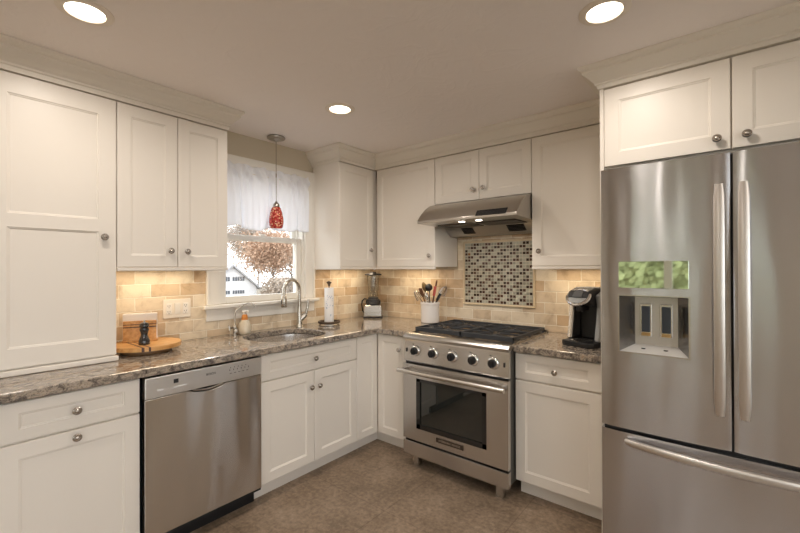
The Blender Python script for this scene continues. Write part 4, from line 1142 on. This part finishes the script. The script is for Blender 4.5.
# ================================================================== utensil crock
ux, uy = .768, -.118
c = thing('utensil_crock', 'white ceramic crock left of the range filled with utensils', 'crock', (ux, uy, .9142))
m = MB(); m.lathe([(.072, 0), (.078, .003), (.0785, .150), (.083, .155), (.083, .170), (.078, .173), (.073, .170), (.073, .012), (.002, .010)], (0, 0, 0), 40); m.build('body', M['ceramic'], c, smooth=True)
def utensil(name, lab, cat, tip, base, head, mat, hmat=None, hr=.006):
    tip = Vector(tip); base = Vector(base); d = (tip - base); Lh = d.length
    q = d.normalized().to_track_quat('Z', 'Y')
    o = thing(name, lab, cat, (ux + base.x, uy + base.y, .9142 + base.z), 0, 'utensils in the crock'); o.rotation_mode = 'QUATERNION'; o.rotation_quaternion = q
    m = MB(); m.tube([(0, 0, 0), (0, 0, Lh * .5), (0, 0, Lh * .80)], [hr, hr * .8, hr * .7], 10); m.build('handle', hmat or mat, o, smooth=True)
    m = MB(); z = Lh
    if head == 'spoon': m.sphere((0, 0, z * .86), .032, (.85, .55, 1.35))
    elif head == 'spat':
        m.box(-.024, .024, -.010, .010, z * .74, z * 1.02)
    elif head == 'slot':
        for k in range(4): m.box(-.028 + k * .0155, -.0185 + k * .0155, -.006, .006, z * .76, z * .98)
        m.box(-.028, .0285, -.002, .002, z * .74, z * .77); m.box(-.028, .0285, -.002, .002, z * .98, z * 1.0)
    elif head == 'ladle': m.sphere((0, -.012, z * .90), .036, (1, .75, .9))
    elif head == 'whisk':
        for k in range(6):
            a = k * PI / 6; r_ = .030; pts = []
            for t in range(13):
                f = t / 12 * PI; w_ = math.sin(f) ** .8 * (1 if 0 else 1)
                pts.append((r_ * math.cos(f * 2 / 2) * math.cos(a) * 1.0, r_ * math.cos(f) * math.sin(a), z * .78 + .085 * math.sin(f)))
            m.tube(pts, .0019, 5)
    elif head == 'tongs':
        m.box(-.014, -.010, -.006, .006, z * .4, z * 1.0); m.box(.010, .014, -.006, .006, z * .4, z * 1.0); m.sphere((0, 0, z), .013, (1, .5, 1))
    elif head == 'brush': m.box(-.020, .020, -.010, .010, z * .74, z * 1.0)
    m.build('head', mat, o, smooth=head in ('spoon', 'ladle', 'whisk'), bevel=0 if head in ('spoon', 'ladle', 'whisk') else .0012)
    return o
U = utensil
r_, u_ = Vector((.774, .633, 0)), Vector((0, 0, 1))
def T(side, depth, z): return (r_.x * side - .633 * -depth * 0 + depth * -.633, r_.y * side + depth * .774, z)
U('wooden_spoon', 'olive brown spoon leaning left, tallest at the back of crock', 'spoon', T(-.058, .030, .345), T(.02, -.02, .02), 'spoon', M['olive'])
U('slotted_turner', 'tan slotted turner leaning far left in the crock', 'turner', T(-.085, -.015, .290), T(.01, .02, .02), 'slot', M['wood_dk'])
U('ladle', 'black ladle with a round bowl standing in the middle of crock', 'ladle', T(-.005, .010, .325), T(.0, .0, .02), 'ladle', M['slate'])
U('spatula', 'red silicone spatula right of the black ladle', 'spatula', T(.042, -.030, .300), T(-.01, -.03, .02), 'spat', M['red'], M['wood_dk'])
U('serving_spoon', 'steel serving spoon at the front left of the crock', 'spoon', T(-.040, -.060, .255), T(.01, -.045, .02), 'spoon', M['chrome'])
U('tongs', 'dark kitchen tongs rising highest at the right of crock', 'tongs', T(.060, .040, .345), T(.0, .04, .02), 'tongs', M['wood_dk'])
U('whisk', 'wire whisk leaning out over the right rim of crock', 'whisk', T(.130, .005, .290), T(-.03, .005, .02), 'whisk', M['nickel'])
U('whisk', 'small wire whisk leaning out over the left rim of crock', 'whisk', T(-.115, .012, .245), T(.035, .03, .02), 'whisk', M['nickel'])
U('turner', 'black turner leaning right behind the red spatula', 'turner', T(.085, -.020, .245), T(-.03, -.01, .02), 'brush', M['dark'])

# ================================================================== coffee maker
c = thing('coffee_maker', 'black and silver pod coffee maker on the counter beside the refrigerator', 'coffee maker', (2.092, -.312, .9142), math.radians(-16))
m = MB(); m.prism([(-.100, -.150), (-.070, -.170), (.070, -.170), (.100, -.150), (.105, .100), (-.105, .100)], 0, .030, 'z'); m.build('base', M['dark'], c, bevel=.006)
m = MB(); m.lathe([(.060, 0), (.062, .004), (.055, .006)], (0, -.105, .0305), 28); m.build('drip_plate', M['steel_plain'], c, smooth=True)
m = MB(); m.box(-.068, .068, .000, .100, .0305, .250); m.build('back_column', M['dark'], c, bevel=.006)
for sgn, mt in ((-1, M['steel_plain']), (1, M['grey_plastic'])):
    m = MB(); pr_ = [(.100, .0305), (.100, .300), (.060, .325), (-.020, .325), (-.085, .300), (-.070, .230), (-.080, .150), (-.100, .0305)]
    a, b2 = sorted((sgn * .070, sgn * .102)); m.prism(pr_, a, b2, 'x'); m.build('side_cheek', mt, c, bevel=.010, seg=3)
m = MB(); m.prism([(.095, .2505), (.095, .325), (.050, .343), (-.060, .343), (-.130, .322), (-.150, .290), (-.140, .255), (-.100, .235), (-.020, .235), (0, .2505)], -.069, .069, 'x'); hd_ = m.build('brew_head', M['dark'], c, bevel=.012, seg=3)
m = MB()
sl = math.radians(52)
def ring(rad, tube_r, cz, cy):
    K = 32; vs = []; fs = []
    for k in range(K):
        a = 2 * PI * k / K
        for j in range(8):
            bb = 2 * PI * j / 8; rr = rad + tube_r * math.cos(bb); h_ = tube_r * math.sin(bb)
            x = rr * math.cos(a); t = rr * math.sin(a) * .8
            vs.append((x, cy + t * math.cos(sl) - h_ * math.sin(sl), cz + t * math.sin(sl) + h_ * math.cos(sl)))
    for k in range(K):
        for j in range(8): fs.append((k * 8 + j, k * 8 + (j + 1) % 8, ((k + 1) % K) * 8 + (j + 1) % 8, ((k + 1) % K) * 8 + j))
    m._add(vs, fs)
ring(.066, .011, .288, -.138); m.build('chrome_bezel', M['chrome'], hd_, smooth=True)
m = MB(); vs = []
for (x, t) in ((-.030, -.010), (.030, -.010), (.026, .036), (-.026, .036)):
    for h_ in (.004, .010): vs.append((x, -.142 + t * math.cos(sl) - h_ * math.sin(sl), .292 + t * math.sin(sl) + h_ * math.cos(sl)))
m._add(vs, [(0, 2, 4, 6), (1, 3, 5, 7), (0, 2, 3, 1), (2, 4, 5, 3), (4, 6, 7, 5), (6, 0, 1, 7)]); m.build('display', simple('kdisplay', (.25, .26, .27), .08, .6), hd_)
m = MB()
vs = []
K = 24
m.lathe([(.058, 0), (.058, .006), (.001, .007)], (0, 0, 0), 28)
pn = m.build('head_panel', M['grey_plastic'], hd_, (0, -.140, .286), (-(PI / 2 - sl) + PI / 2 * 0 + 0, 0, 0), smooth=True)
pn.rotation_euler = (sl, 0, 0); pn.scale = (1, .8, 1)
m = MB(); m.box(-.022, .022, -.130, -.060, .205, .236); m.build('nozzle', M['dark'], c, bevel=.006)

# ================================================================== rug in front of the refrigerator (seen in its reflection)
tag(box(2.45, 3.35, -1.80, -1.14, .0005, .010).build('rug', M['rug'], bevel=.004), 'mottled grey woven rug lying on the floor in front of the refrigerator', 'rug')
